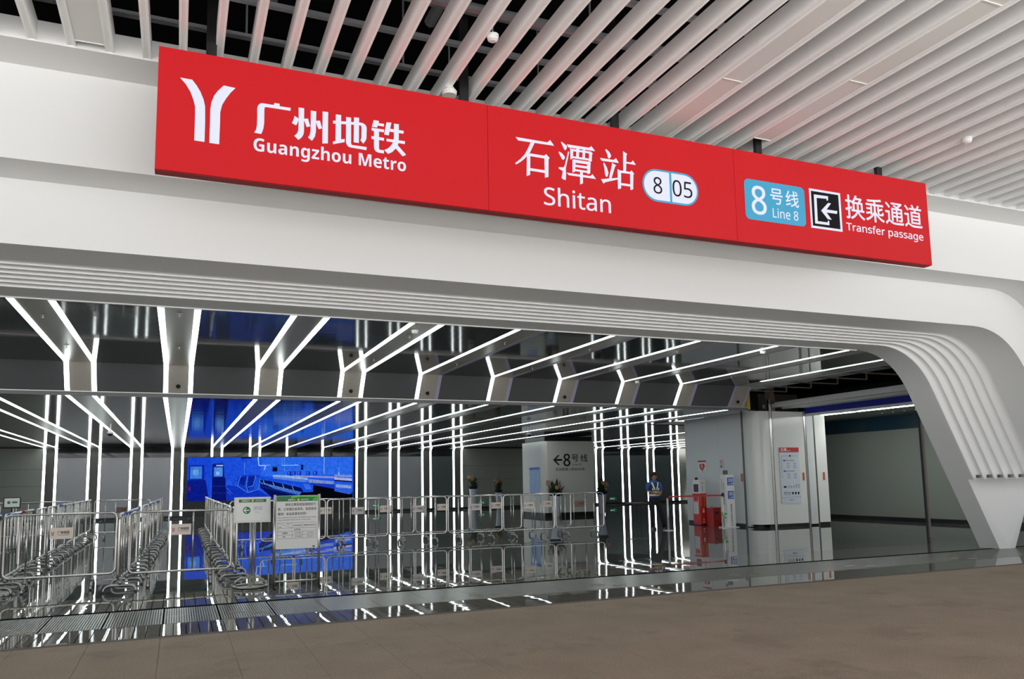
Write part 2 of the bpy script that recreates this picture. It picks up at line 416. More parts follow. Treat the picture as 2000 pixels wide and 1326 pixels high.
put('panel', MB().box(XK(9)+BW, 14.62, 11.52, YK, ZC, ZC+0.03), M['perf'], ceil)
put('edge_trim', MB().box(14.62, 14.68, 11.52, YS, ZC-0.02, ZC+0.12), M['rail'], ceil)
put('lip', MB().box(XL, 14.62, YS+0.005, YS+0.09, ZL, ZS+0.01), M['darksatin'], ceil)
put('lip_trim', MB().box(XL, 14.62, YS-0.012, YS+0.01, ZS-0.016, ZS), M['steeldark'], ceil)
# lower hall ceiling
YB = 40.95
for k in range(-6, 18):
    x0, x1 = XK(k)+BW, XK(k+1)
    ya = YS+0.09 if k < 9 else 23.4
    n = 6 if k < 9 else 4
    for j in range(n):
        a = ya+(YB-ya)*j/n; b = ya+(YB-ya)*(j+1)/n-0.004
        o = put('panel', MB().box(x0+0.002, x1-0.002, a-(a+b)/2, b-(a+b)/2, 0, 0.03), M['darkstreak'], ceil, (0, (a+b)/2, ZL))
        o.rotation_euler.x = random.uniform(-1, 1)*0.0010
for j in range(10):
    put('panel', MB().box(XK(9)+BW+0.003, 14.95, YS+0.1+0.58*j, YS+0.1+0.58*j+0.575, ZL, ZL+0.03), M['darkstreak'], ceil)
for k in (-6, -5, -4, -3):
    put('panel', MB().box(XK(k)+0.002, XK(k)+BW-0.002, YS+0.1, YB, ZL+0.001, ZL+0.03), M['darkstreak'], ceil)
for k in (10, 11, 13):
    put('panel', MB().box(XK(k)+0.002, XK(k)+BW-0.002, 23.4, YB, ZL+0.001, ZL+0.03), M['darkstreak'], ceil)
for k, y1 in ((12, 26.0), (14, 31.0), (15, 31.0), (16, 31.0), (17, 31.0)):
    put('panel', MB().box(XK(k)+0.002, XK(k)+BW-0.002, 23.4, y1-0.01, ZL+0.001, ZL+0.03), M['darkstreak'], ceil)
put('panel', MB().box(16.0, 31, 22.9, 23.4, ZL+0.3, ZL+0.4), M['void'], ceil)

ORD = ['first', 'second', 'third', 'fourth', 'fifth', 'sixth', 'seventh', 'eighth', 'ninth', 'tenth', 'eleventh', 'twelfth', 'thirteenth', 'fourteenth', 'fifteenth', 'sixteenth', 'seventeenth', 'eighteenth', 'nineteenth', 'twentieth']
def band_things():
    n = 0
    for k in range(-3, 10):
        vis = k >= 0
        lab = f'twin white light line folding over the ceiling step, {ORD[k]} from the left' if vis else f'twin light line of the front hall ceiling, {ORD[-1-k]} beyond the photo left edge'
        x = XK(k)
        t = thing('light_band', (x, 0, 0), lab, 'light', 'light lines of the front hall ceiling')
        put('light_strip', fold(11.53, 0.004, 0, SW), M['led'], t)
        on = k < 4
        if k == 9:
            put('light_strip', MB().box(0, SW, 11.53, YK-1.0, ZC-0.004, ZC+0.02), M['led'], t)
            t.children[0].data.materials[0] = M['ledoff']
            me = t.children[0]; me.location.z = 0.002
        put('light_strip', fold(11.53, 0.004, BW-SW, BW), M['led'] if on else M['ledoff'], t)
        put('infill_panel', fold(11.53, -0.002, SW, BW-SW), M['perf'], t)
    for k in range(-2, 18):
        vis = k >= -2
        if k in (10, 11, 13): continue
        x = XK(k); ya = YS+0.09 if k < 10 else (26.0 if k == 12 else 31.0)
        lab = f'thin light line on the rear hall ceiling, {ORD[k+2-(2 if k > 11 else 0)-(1 if k > 13 else 0)]} from the left' if vis else f'thin light line of the rear hall ceiling, {ORD[-3-k]} beyond the photo left edge'
        t = thing('light_line', (x, 0, ZL), lab, 'light', 'light lines of the rear hall ceiling')
        put('light_strip', MB().box(0, SW, ya, YB, -0.004, 0.02), M['led'], t)
        put('light_strip', MB().box(BW-SW, BW, ya, YB, -0.004, 0.02), M['led'] if k < 4 else M['ledoff'], t)
        put('infill_panel', MB().box(SW, BW-SW, ya, YB, 0.0, 0.02), M['perf'], t)
band_things()

# ---- back wall with curved top
wb = struct('wall_back', MB().box(XL, 31, YW+0.03, YW+0.2, 0, 5.0), M['black'])
def cove(d, z0, x0, x1, n=6):
    R = 0.25; arc = [(YW-R+R*math.cos(PI/2*i/n)-0, ZL-R+R*math.sin(PI/2*i/n)) for i in range(n+1)]
    outer = [(YW-d, z0)] + [(YW-R+(R-d)*math.cos(PI/2*i/n), ZL-R+(R-d)*math.sin(PI/2*i/n)) for i in range(n+1)]
    inner = [(YW+0.02, z0)] + [(y+0.02, z+0.02) for y, z in arc]
    return MB().prism(outer + inner[::-1], x0, x1, 'x')
def bay(x0, x1, m, full=True, zlo=0.12):
    put('cove_panel', cove(0, 2.9, x0+0.003, x1-0.003), M['darkmetal'], wb)
    if full: put('wall_panel', MB().box(x0+0.003, x1-0.003, YW-0.005, YW+0.02, zlo, 2.896), m, wb)
M['satindark'] = mat('satin_dark_wall', srgb(86, 92, 94), 0.35, 0.15, noise=(200, 0.08))
for k in (-2, -1, 0): bay(XK(k)+BW, XK(k+1), M['satin'])
for k in (6, 7): bay(XK(k)+BW, XK(k+1), M['satin'])
bay(XK(8)+BW, XK(9), M['satindark'])
for k in (14, 15, 16): bay(XK(k)+BW, XK(k+1), M['satindark'])
xs = [XK(1)+BW] + [v for k in (2, 3, 4, 5) for v in (XK(k), XK(k)+BW)] + [XK(6)]
for i in range(0, len(xs), 2): bay(xs[i], xs[i+1], None, False)
# wall light columns: strips both sides of a grey infill
wi = 0
for k in (-2, -1, 0, 1, 2, 3, 4, 5, 6, 7, 8, 9, 14, 15, 16, 17):
    scr = k in (2, 3, 4, 5); z0 = 2.93 if scr else 0.12
    w = 'above the blue screen' if scr else ('left of the blue screen' if k < 2 else ('right of the blue screen' if k < 10 else 'behind the guard'))
    pos = {-2: 'first', -1: 'second', 0: 'third', 1: 'fourth', 2: 'first', 3: 'second', 4: 'third', 5: 'fourth', 6: 'first', 7: 'second', 8: 'third', 9: 'fourth', 14: 'first', 15: 'second', 16: 'third', 17: 'fourth'}[k]
    t = thing('wall_light', (XK(k), 0, 0), f'upright light strip pair on the back wall {w}, {pos} from left', 'light', 'upright light strips of the back wall')
    put('light_strip', cove(0.008, z0, 0, 0.10), M['led'], t)
    if k in (4, 5): pass
    else: put('light_strip', cove(0.008, z0, BW-0.10, BW), M['led'], t)
    put('infill_panel', cove(0.002, z0, 0.10, BW-0.10), M['perfwall'], t)
# green grey panel courses left and right of the light columns
def courses(xa, xb, w):
    n = max(1, round((xb-xa)/w))
    for i in range(n):
        a, b = xa+(xb-xa)*i/n, xa+(xb-xa)*(i+1)/n
        for z0, z1 in ((0.12, 0.86), (0.87, 1.62), (1.63, 2.37), (2.38, 3.32)):
            put('wall_panel', MB().box(a+0.004, b-0.004, YW-0.01, YW+0.02, z0, z1), M['greenwall'], wb)
courses(-13.5, XK(-2), 1.95)
courses(XK(9)+BW, XK(14), 2.1)
courses(XK(17)+BW, 31, 1.4)
put('baseboard', MB().box(XL, 31, YW-0.02, YW+0.02, 0, 0.12), M['black'], wb)
put('dark_panel', MB().box(XK(1)+BW, XK(6), YW-0.004, YW+0.02, 0.12, 2.9), M['black'], wb)
wl = struct('wall_left', MB().box(XL-0.2, XL, 11.9, 41.4, 0, 5.0), M['satindark'])
wfr = struct('wall_right_rear', MB().box(30.9, 31.1, 23, 41.4, 0, 5.0), M['satindark'])

# ---- floors
fl = struct('floor', MB().box(XL, 45, 9.13, 41.4, -0.30, -0.06), M['void'])
random.seed(3)
# polished tiles of the hall, each laid a hair out of level
TS = 0.92
tile = MB().bevbox(-TS/2+0.0015, TS/2-0.0015, -TS/2+0.0015, TS/2-0.0015, -0.02, 0, 0.001).mesh('tile'); tile.materials.append(M['granite'])
TY0 = 12.65
for j in range(9):
    for i in range(-3, 21):
        put('tile', tile, None, fl, (-1.34+TS*(i+0.5), TY0+TS*(j+0.5), 0), (random.uniform(-1, 1)*0.0006, random.uniform(-1, 1)*0.0006, 0))
ye = TY0+9*TS
far = MB()
xa = -1.34-3*TS; xb = -1.34+21*TS
for y0, y1 in [(ye+TS*j, min(ye+TS*(j+1), 41.3)) for j in range(int((41.3-ye)/TS)+1)]:
    for i in range(-14, 36): far.face([(-1.34+TS*i+0.002, y0+0.002, 0), (-1.34+TS*(i+1)-0.002, y0+0.002, 0), (-1.34+TS*(i+1)-0.002, y1-0.002, 0), (-1.34+TS*i+0.002, y1-0.002, 0)])
tag(put('far_tiles', far, M['granite'], fl), kind='stuff')
put('side_slab', MB().box(XL, xa, TY0, ye, -0.02, 0), M['granite'], fl)
put('side_slab', MB().box(xb, 45, TY0, ye, -0.02, 0), M['granite'], fl)
# narrow anti-slip strips each side of the grating
PW = 0.131
def strips(y0, y1, xlim):
    st = MB().box(0.004, PW-0.004, y0, y1, -0.02, 0).mesh('stone_strip'); st.materials.append(M['granite2'])
    n0 = -22; n1 = int(xlim/PW)
    for i in range(n0, n1): put('stone_strip', st, None, fl, (PW*i, 0, 0), (0, random.uniform(-1, 1)*0.002, 0))
    big = MB()
    for i in range(n1, int(45/PW)): big.box(PW*i+0.003, PW*(i+1)-0.003, y0, y1, -0.02, 0)
    tag(put('stone_strips', big, M['granite2'], fl), kind='stuff')
strips(GRV+0.055, TY0-0.003, 6.6)
strips(9.17, 9.93, 6.6)
put('groove_edge', MB().box(XL, 45, GRV-0.058, GRV-0.045, -0.03, 0.001).box(XL, 45, GRV+0.045, GRV+0.054, -0.03, 0.001), M['void'], fl)
# drain grating
for i in range(-5, 6):
    g = MB(); x0 = -1.35+0.62*(i-0)+0.0
    if x0 > 1.5: continue
    g.box(x0+0.01, x0+0.03, 9.95, GRV-0.07, -0.02, 0.001).box(x0+0.59, x0+0.61, 9.95, GRV-0.07, -0.02, 0.001)
    for q in range(20): g.box(x0+0.038+q*0.0275, x0+0.058+q*0.0275, 9.95, GRV-0.07, -0.02, 0.001)
    for q in range(3): g.box(x0+0.03, x0+0.59, 9.97+q*0.55, 9.99+q*0.55, -0.022, -0.004)
    put('grating', g, M['grate'], fl)
sx = -1.35+0.62*5
for i in range(65):
    put('threshold_slab', MB().box(sx+0.66*i+0.002, sx+0.66*(i+1)-0.002, 9.95, GRV-0.065, -0.02, 0), M['threshold'], fl)
put('threshold_slab', MB().box(XL, -1.35-5*0.62, 9.13, GRV-0.065, -0.02, 0), M['granite2'], fl)
# pavement of flamed granite slabs
gr = struct('floor.001', MB().box(-40, 40, -2.0, 9.12, -0.3, -0.02), M['paver'])
sl = MB().bevbox(0.0015, 0.6485, 0.0015, 1.1985, -0.015, 0, 0.001).mesh('slab'); sl.materials.append(M['paver'])
for j in range(6):
    for i in range(-6, 26): put('slab', sl, None, gr, (-0.12+0.65*i, 9.12-1.2*(j+1)+0.04 if False else 7.859-1.2*j, 0.0))
put('border', MB().box(XL, 45, 9.06, 9.166, -0.02, 0.0), M['border'], gr)
tag(put('outer_slabs', MB().box(-40, -0.12-6*0.65, -2.0, 9.06, -0.02, 0).box(-0.12+26*0.65, 40, -2.0, 9.06, -0.02, 0).box(-0.12-6*0.65, -0.12+26*0.65, -2.0, 1.858, -0.02, 0), M['paver'], gr), kind='stuff')
bounce_plaza = struct('floor.002', MB().box(-90, 90, -90, -2.0, -0.3, 0), M['bounce_plaza'])  # unseen ground, added pale to bounce sunlight up onto the baffles

# ---- right hand part: white movable partition block, plenum, side wall
wi_ = struct('wall_inner')
H2 = 3.5
R = 0.42
# side facing left
put('wall_panel', MB().box(16.10, 16.16, 19.72, 20.9, 0.09, H2), M['doorgrey'], wi_)
put('wall_panel', MB().box(16.10, 16.16, 20.905, 22.7, 0.09, H2), M['doorgrey'], wi_)
put('wall_panel', MB().box(16.12, 18.7, 22.66, 22.7, 0.09, H2), M['doorgrey'], wi_)
put('jamb', MB().box(16.08, 16.18, 19.60, 19.715, 0, H2+0.1), M['frame'], wi_)
put('wall_panel', MB().box(16.06, 16.14, 19.44, 19.595, 0.02, H2+0.25), M['doorgrey'], wi_)
arc = [(16.0+R-R*math.cos(PI/2*i/8), 19.0+R-R*math.sin(PI/2*i/8)) for i in range(9)]
me = MB().prism(arc + [(16.57, 19.0), (16.57, 19.06)] + [(x+0.05, y+0.05) for x, y in arc[::-1]], 0.09, H2).mesh('corner_panel')
put('corner_panel', smooth_by_angle(me, 30), M['door'], wi_)
put('jamb', MB().box(16.585, 16.665, 19.0, 19.05, 0, H2+0.35), M['chrome'], wi_)
put('jamb_gap', MB().box(16.572, 16.584, 19.0, 19.05, 0, H2+0.35).box(16.666, 16.684, 19.0, 19.05, 0, H2+0.35), M['black'], wi_)
put('door_leaf', MB().box(16.685, 17.90, 19.0, 19.05, 0.09, H2), M['door'], wi_)
put('jamb', MB().box(17.91, 17.965, 18.99, 19.05, 0, H2+0.02), M['chrome'], wi_)
put('jamb', MB().box(17.965, 18.0, 19.0, 19.05, 0, H2), M['frame'], wi_)
put('door_leaf', MB().box(18.0, 18.285, 19.0, 19.05, 0.05, H2-0.1), M['doorgrey'], wi_)
put('jamb', MB().box(18.29, 18.34, 18.995, 19.05, 0, H2-0.08), M['frame'], wi_)
put('door_leaf', MB().box(18.345, 18.77, 19.0, 19.05, 0.09, H2-0.08), M['door'], wi_)
put('wall_panel', MB().box(18.72, 18.77, 19.05, 22.7, 0.0, H2-0.08), M['door'], wi_)
put('baseboard', MB().box(16.12, 16.17, 19.72, 22.68, 0, 0.09).box(16.42, 16.57, 19.02, 19.06, 0, 0.09).box(16.685, 17.90, 19.02, 19.06, 0, 0.09).box(18.345, 18.75, 19.02, 19.06, 0, 0.09).box(16.14, 16.6, 19.2, 19.5, 0, 0.09), M['black'], wi_)
put('core', MB().box(16.55, 18.7, 19.08, 22.6, 0, H2-0.05), M['void'], wi_)
for x, y, rz in ((16.085, 19.80, PI/2), (17.78, 18.985, 0), (18.60, 18.985, 0)):
    z = 1.50
    put('door_pull', MB().bevbox(-0.035, 0.035, -0.014, 0.014, z-0.12, z+0.12, 0.01), M['pull'], wi_, (x, y, 0), (0, 0, rz))
put('lintel_post', MB().box(16.02, 16.14, 19.3, 19.42, H2, 4.3), M['yellow'], wi_)
put('dark_post', MB().box(16.2, 16.45, 19.3, 19.5, H2, 4.6), M['void'], wi_)
put('dark_post', MB().box(16.8, 17.0, 19.2, 19.4, H2, 4.6), M['pipe'], wi_)
# stepped ceiling over the side passage
cr = struct('ceiling.002')
put('beam', MB().box(16.87, 17.02, 11.52, 19.6, 3.63, 3.74), M['white'], cr)
put('beam', MB().box(17.02, 17.36, 11.52, 19.3, 3.66, 3.80), M['white'], cr)
put('beam', MB().box(17.36, 17.50, 11.52, 19.3, 3.60, 3.80), M['white'], cr)
put('beam', MB().box(17.50, 18.0, 11.52, 19.0, 3.62, 3.80), M['white'], cr)
put('fascia', MB().box(17.98, 18.04, 11.52, 19.0, 3.44, 3.64), M['bluefascia'], cr)
put('trim', MB().box(18.0, 18.30, 11.52, 19.0, 3.39, 3.445), M['white'], cr)
put('panel', MB().box(18.30, 21.9, 11.52, 23.4, 3.46, 3.50), M['rightwall'], cr)
put('panel', MB().box(14.7, 45, 11.52, 24, 4.6, 4.65), M['void'], cr)
random.seed(11)
for i in range(9):
    x = 14.85+0.23*i; z = 4.05+0.05*(i % 3)+0.02*i
    put('pipe', MB().tube([(x, 11.95, z), (x, 19.2, z)], random.choice((0.03, 0.045, 0.06)), 8), M['pipe'] if i % 3 else M['rail'], cr)
for i in range(7):
    put('pipe_hanger', MB().box(14.75, 16.8, 12.4+i, 12.44+i, 4.02, 4.05).box(14.75, 14.78, 12.4+i, 12.44+i, 4.02, 4.6).box(16.77, 16.8, 12.4+i, 12.44+i, 4.02, 4.6), M['pipe'], cr)
wr = struct('wall_right', MB().box(21.83, 22.0, 11.52, 23.4, 0, 4.6), M['black'])
for a, b in ((11.95, 14.4), (14.41, 18.0), (18.01, 23.4)):
    put('wall_panel', MB().box(21.8, 21.83, a+0.003, b-0.003, 0.12, 2.98), M['rightwall'], wr)
put('band', MB().box(21.79, 21.83, 11.52, 23.4, 2.985, 3.46), M['tealband'], wr)
put('baseboard', MB().box(21.79, 21.83, 11.52, 23.4, 0.0, 0.12), M['black'], wr)
wr2 = struct('wall_right_end', MB().box(18.77, 45, 23.4, 23.6, 0, 4.6), M['rightwall'])
post = thing('door_post', (16.85, 13.92, 0), 'slim steel post standing alone in the side passage near the white column foot', 'post')
put('post', MB().box(-0.03, 0.03, -0.03, 0.03, 0, 4.6), M['pipe'], post)
put('guide_channel', MB().box(-0.07, -0.035, -0.03, 0.03, 0, 4.6), M['black'], post)
for a, b, w in ((15.0, 18.05, 'nearer'), (18.15, 19.6, 'farther')):
    t = thing('linear_light', (19.17, 0, 3.452), f'{w} of the two thin white ceiling lamps over the side passage', 'light', 'ceiling lamps of the side passage')
    put('diffuser', MB().box(-0.035, 0.035, a, b, -0.008, 0.008), M['lamp'], t)
    put('housing', MB().box(-0.05, 0.05, a-0.02, b+0.02, 0.0, 0.01), M['white'], t)
for i in range(7):  # glowing dots that imitate reflections on the passage ceiling
    t = thing('reflection_dot', (20.6, 15.9+0.42*i, 3.455), f'tiny glowing dot imitating a reflection on the side passage ceiling, {ORD[i]} from the entrance', 'light', 'imitated reflections of the side passage')
    put('lens', MB().lathe([(0.03, -0.004), (0.03, 0.002)], 8), M['exitwhite'], t)

# ---- white block in mid hall with the line sign
wm = struct('wall_middle')
me = MB().prism([(14.05, 30.15), (14.10, 29.95), (14.22, 29.83), (14.40, 29.8), (16.40, 29.8), (16.45, 29.85), (16.45, 32.0), (14.05, 32.0)], 0.16, 3.14).mesh('block')
put('block', smooth_by_angle(me, 35), mat('block_paint', srgb(214, 214, 208), 0.3), wm)
put('baseboard', MB().box(14.1, 16.4, 29.86, 31.95, 0, 0.16), M['black'], wm)
put('gap_shade', MB().box(14.15, 16.4, 29.9, 31.9, 3.14, 3.33), M['black'], wm)  # black box standing in for the dark gap above the block
wt = Flat()
def B(px, py):   # a point of the block's front given in metres from its left edge and the floor
    return px, py
wt.poly([(0.45,2.35),(0.67,2.55),(0.76,2.55),(0.59,2.39),(0.88,2.39),(0.88,2.31),(0.59,2.31),(0.76,2.14),(0.67,2.14)][::-1])
wt.text(S('8'), 0.94, 1.25, 2.09, 2.60, 0.03)
wt.text('号', 1.32, 1.65, 2.27, 2.58, 0.015).text('线', 1.75, 2.08, 2.26, 2.59, 0.015)
wt.text(S('Line 8'), 1.34, 1.77, 2.10, 2.20, 0.01)
wt.text('此处距离入闸处450米', 0.57, 1.94, 1.895, 2.025, 0.012)
sheet('lettering', wt, M['ink'], wm, (14.05-0.02, 29.794, 0.0), (1, 0, 0), (0, 0, 1))

# ================================================================== THE RED STATION SIGN
SIGN = {"LOGO":[[[-0.092,5.493],[0.018,5.491],[0.06,5.439],[0.097,5.378],[0.127,5.304],[0.141,5.242],[0.143,5.192],[0.146,5.079],[0.145,4.875],[0.053,4.876],[0.053,5.134],[0.051,5.219],[0.036,5.281],[0.006,5.361],[-0.037,5.432]],[[0.309,5.486],[0.419,5.479],[0.376,5.425],[0.332,5.352],[0.298,5.281],[0.282,5.202],[0.283,5.102],[0.28,4.872],[0.189,4.872],[0.191,5.115],[0.19,5.215],[0.198,5.288],[0.222,5.364],[0.256,5.421]]],"GZ":[[[0.605,5.044],[0.622,5.077],[0.63,5.124],[0.631,5.215],[0.629,5.306],[0.638,5.337],[0.652,5.356],[0.673,5.366],[0.79,5.367],[0.793,5.389],[0.846,5.39],[0.846,5.364],[0.956,5.365],[0.953,5.333],[0.715,5.332],[0.7,5.325],[0.698,5.299],[0.699,5.162],[0.692,5.102],[0.683,5.068],[0.672,5.04]],[[1.034,5.383],[1.09,5.385],[1.091,5.134],[1.084,5.096],[1.066,5.064],[1.036,5.036],[0.995,5.072],[1.022,5.103],[1.034,5.138],[1.036,5.264]],[[0.995,5.287],[1.036,5.264],[1.033,5.237],[1.026,5.216],[1.012,5.186],[0.969,5.204],[0.987,5.249]],[[1.091,5.272],[1.13,5.279],[1.153,5.2],[1.117,5.185],[1.104,5.222],[1.09,5.256]],[[1.157,5.371],[1.212,5.371],[1.211,5.153],[1.202,5.098],[1.172,5.046],[1.131,5.077],[1.149,5.107],[1.157,5.151]],[[1.213,5.27],[1.251,5.277],[1.274,5.197],[1.239,5.183],[1.223,5.215],[1.212,5.254]],[[1.277,5.382],[1.334,5.385],[1.334,5.044],[1.277,5.034]],[[1.413,5.374],[1.469,5.375],[1.47,5.109],[1.507,5.119],[1.507,5.085],[1.386,5.043],[1.386,5.072],[1.412,5.083]],[[1.385,5.3],[1.664,5.325],[1.664,5.297],[1.385,5.268]],[[1.52,5.363],[1.573,5.363],[1.574,5.088],[1.577,5.07],[1.589,5.065],[1.739,5.066],[1.736,5.032],[1.562,5.036],[1.541,5.045],[1.525,5.068],[1.52,5.093]],[[1.603,5.373],[1.657,5.376],[1.656,5.098],[1.601,5.098]],[[1.656,5.325],[1.695,5.325],[1.723,5.31],[1.737,5.287],[1.738,5.261],[1.736,5.165],[1.727,5.134],[1.702,5.097],[1.671,5.132],[1.682,5.156],[1.683,5.278],[1.677,5.293],[1.656,5.296]],[[1.813,5.377],[1.87,5.377],[1.866,5.352],[1.925,5.353],[1.924,5.323],[1.856,5.323],[1.849,5.299],[1.793,5.299]],[[1.791,5.288],[1.926,5.29],[1.924,5.259],[1.791,5.257]],[[1.816,5.267],[1.87,5.27],[1.871,5.07],[1.879,5.057],[1.925,5.058],[1.923,5.023],[1.863,5.024],[1.835,5.033],[1.82,5.056],[1.816,5.087]],[[1.789,5.196],[1.926,5.196],[1.924,5.165],[1.79,5.164]],[[1.951,5.375],[2.005,5.38],[1.976,5.232],[1.926,5.235]],[[1.992,5.309],[2.14,5.31],[2.138,5.277],[1.986,5.276]],[[2.033,5.373],[2.087,5.376],[2.085,5.174],[2.075,5.137],[2.053,5.098],[2.011,5.049],[1.967,5.025],[1.927,5.061],[1.97,5.088],[2.005,5.129],[2.027,5.172],[2.032,5.224]],[[1.951,5.192],[2.154,5.195],[2.153,5.162],[1.951,5.163]],[[2.075,5.137],[2.167,5.044],[2.127,5.021],[2.049,5.1]]],"ST":[[[3.457,5.452],[3.861,5.45],[3.897,5.484],[3.948,5.421],[3.489,5.415]],[[3.651,5.428],[3.7,5.425],[3.63,5.283],[3.563,5.206],[3.519,5.166],[3.457,5.122],[3.447,5.139],[3.51,5.194],[3.564,5.256],[3.609,5.334]],[[3.595,5.261],[3.639,5.28],[3.631,5.024],[3.586,5.004]],[[3.628,5.282],[3.825,5.281],[3.824,5.247],[3.629,5.249]],[[3.816,5.281],[3.839,5.304],[3.885,5.264],[3.871,5.243],[3.863,5.031],[3.818,5.015]],[[3.632,5.105],[3.821,5.105],[3.82,5.072],[3.632,5.074]],[[4.045,5.487],[4.083,5.466],[4.113,5.447],[4.116,5.423],[4.094,5.387],[4.077,5.397],[4.036,5.479]],[[4.01,5.361],[4.049,5.344],[4.083,5.309],[4.082,5.285],[4.06,5.264],[4.043,5.275],[4.002,5.349]],[[4.128,5.379],[4.143,5.374],[4.092,5.166],[4.094,5.102],[4.088,5.025],[4.058,5.025],[4.032,5.042],[4.042,5.079],[4.052,5.128],[3.997,5.152],[4.002,5.169],[4.062,5.174],[4.08,5.204]],[[4.113,5.465],[4.411,5.468],[4.443,5.492],[4.492,5.437],[4.134,5.428]],[[4.24,5.438],[4.278,5.438],[4.27,5.312],[4.23,5.311]],[[4.324,5.438],[4.357,5.439],[4.35,5.316],[4.315,5.314]],[[4.155,5.426],[4.196,5.411],[4.191,5.305],[4.156,5.284]],[[4.159,5.417],[4.427,5.421],[4.426,5.397],[4.163,5.39]],[[4.405,5.406],[4.427,5.426],[4.459,5.402],[4.447,5.388],[4.441,5.301],[4.405,5.292]],[[4.192,5.329],[4.411,5.332],[4.41,5.305],[4.191,5.305]],[[4.182,5.289],[4.225,5.278],[4.214,5.143],[4.177,5.126]],[[4.195,5.292],[4.392,5.291],[4.382,5.257],[4.207,5.253]],[[4.216,5.229],[4.377,5.231],[4.376,5.202],[4.216,5.201]],[[4.215,5.174],[4.375,5.175],[4.374,5.149],[4.214,5.149]],[[4.374,5.287],[4.41,5.299],[4.429,5.275],[4.422,5.262],[4.414,5.147],[4.374,5.135]],[[4.101,5.115],[4.413,5.116],[4.445,5.144],[4.49,5.09],[4.126,5.087]],[[4.278,5.16],[4.317,5.162],[4.313,5.012],[4.273,4.994]],[[4.64,5.488],[4.684,5.456],[4.706,5.422],[4.705,5.397],[4.681,5.369],[4.663,5.379],[4.656,5.419],[4.63,5.471]],[[4.552,5.361],[4.744,5.364],[4.773,5.393],[4.814,5.335],[4.576,5.329]],[[4.607,5.313],[4.645,5.253],[4.664,5.19],[4.65,5.143],[4.627,5.137],[4.615,5.166],[4.609,5.239],[4.595,5.299]],[[4.716,5.324],[4.774,5.3],[4.755,5.276],[4.704,5.128],[4.667,5.12],[4.712,5.287]],[[4.557,5.097],[4.791,5.146],[4.79,5.125],[4.616,5.067],[4.59,5.045]],[[4.876,5.495],[4.935,5.467],[4.922,5.446],[4.909,5.232],[4.869,5.235]],[[4.914,5.366],[4.985,5.366],[5.012,5.397],[5.052,5.344],[4.913,5.344]],[[4.79,5.257],[4.822,5.241],[4.839,5.222],[4.831,5.017],[4.787,5.003]],[[4.813,5.243],[4.974,5.244],[4.973,5.218],[4.83,5.214]],[[4.964,5.24],[4.984,5.266],[5.022,5.231],[5.011,5.213],[5.0,5.029],[4.96,5.013]],[[4.834,5.086],[4.967,5.087],[4.966,5.058],[4.833,5.057]]],"ICON":[[[7.863,5.334],[8.118,5.338],[8.11,5.276],[8.083,5.276],[8.087,5.299],[7.909,5.29],[7.904,4.963],[8.082,4.964],[8.082,4.989],[8.109,4.988],[8.107,4.927],[7.855,4.925]],[[7.975,5.12],[8.11,5.244],[8.161,5.242],[8.075,5.146],[8.267,5.147],[8.257,5.105],[8.071,5.103],[8.156,5.01],[8.086,5.01]],[[7.792,5.41],[8.352,5.415],[8.335,4.866],[7.778,4.856]],[[7.825,5.379],[8.31,5.381],[8.3,4.894],[7.808,4.891]],[[6.7,5.396],[7.712,5.415],[7.69,4.866],[6.683,4.852]]]}
YS0 = 7.9
sg = thing('station_sign', (4.87, 7.96, 4.54), 'long red lit station sign with white lettering hanging before the white portal', 'sign')
def rel(o): o.location = (-4.87, -7.96, -4.54); return o
zb, zt = 1.55+0.3786*7.9, 1.55+0.5361*7.9
for a, b in ((-0.288, 3.114), (3.119, 6.541), (6.546, 10.035)):
    me = MB().box(a, b, YS0, YS0+0.02, zb+0.004, zt-0.004).mesh('face_panel')
    rel(put('face_panel', me, M['signred'], sg))
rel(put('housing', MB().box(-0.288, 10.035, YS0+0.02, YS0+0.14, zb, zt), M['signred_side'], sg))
for x in (0.19, 2.88, 4.85, 7.06, 9.24):
    rel(put('hanger', MB().box(x-0.05, x+0.05, 8.0, 8.05, 5.6, 7.55), M['black'], sg))
def sign_sheet(name, fl, m, h):
    return rel(sheet(name, fl, m, sg, (0, YS0-h, 0)))
f = Flat(); [f.poly(p[::-1]) for p in SIGN['LOGO']]; sign_sheet('emblem', f, M['glow'], 0.004)
f = Flat(); [f.poly(p[::-1], 0.0002*i) for i, p in enumerate(SIGN['GZ'])]; sign_sheet('lettering', f, M['glow'], 0.004)
f = Flat().text(S('Guangzhou Metro', True), 0.602, 2.166, 4.812, 5.000); sign_sheet('lettering', f, M['glow'], 0.004)
f = Flat(); [f.poly(p[::-1], 0.0002*i) for i, p in enumerate(SIGN['ST'])]; sign_sheet('lettering', f, M['glow'], 0.004)
f = Flat().text(S('Shitan'), 3.802, 4.682, 4.692, 4.916, 0.012); sign_sheet('lettering', f, M['glow'], 0.004)
def capsule(x0, x1, z0, z1, n=14):
    r = (z1-z0)/2; zc = (z0+z1)/2
    return [(x1-r+r*math.sin(PI*i/n), zc-r*math.cos(PI*i/n)) for i in range(n+1)] + [(x0+r-r*math.sin(PI*i/n), zc+r*math.cos(PI*i/n)) for i in range(n+1)]
sign_sheet('line_badge', Flat().poly(capsule(5.138, 5.964, 4.917, 5.336)), M['glowteal'], 0.004)
sign_sheet('badge_field', Flat().poly(capsule(5.161, 5.941, 4.941, 5.312)), M['glow'], 0.006)
sign_sheet('badge_divider', Flat().rect(5.532, 5.562, 4.93, 5.325), M['glowteal'], 0.008)
for t_, u0, u1 in (('8', 5.294, 5.420), ('05', 5.574, 5.868)): sign_sheet('numeral', Flat().text(S(t_), u0, u1, 5.020, 5.233), M['signblack'], 0.009)
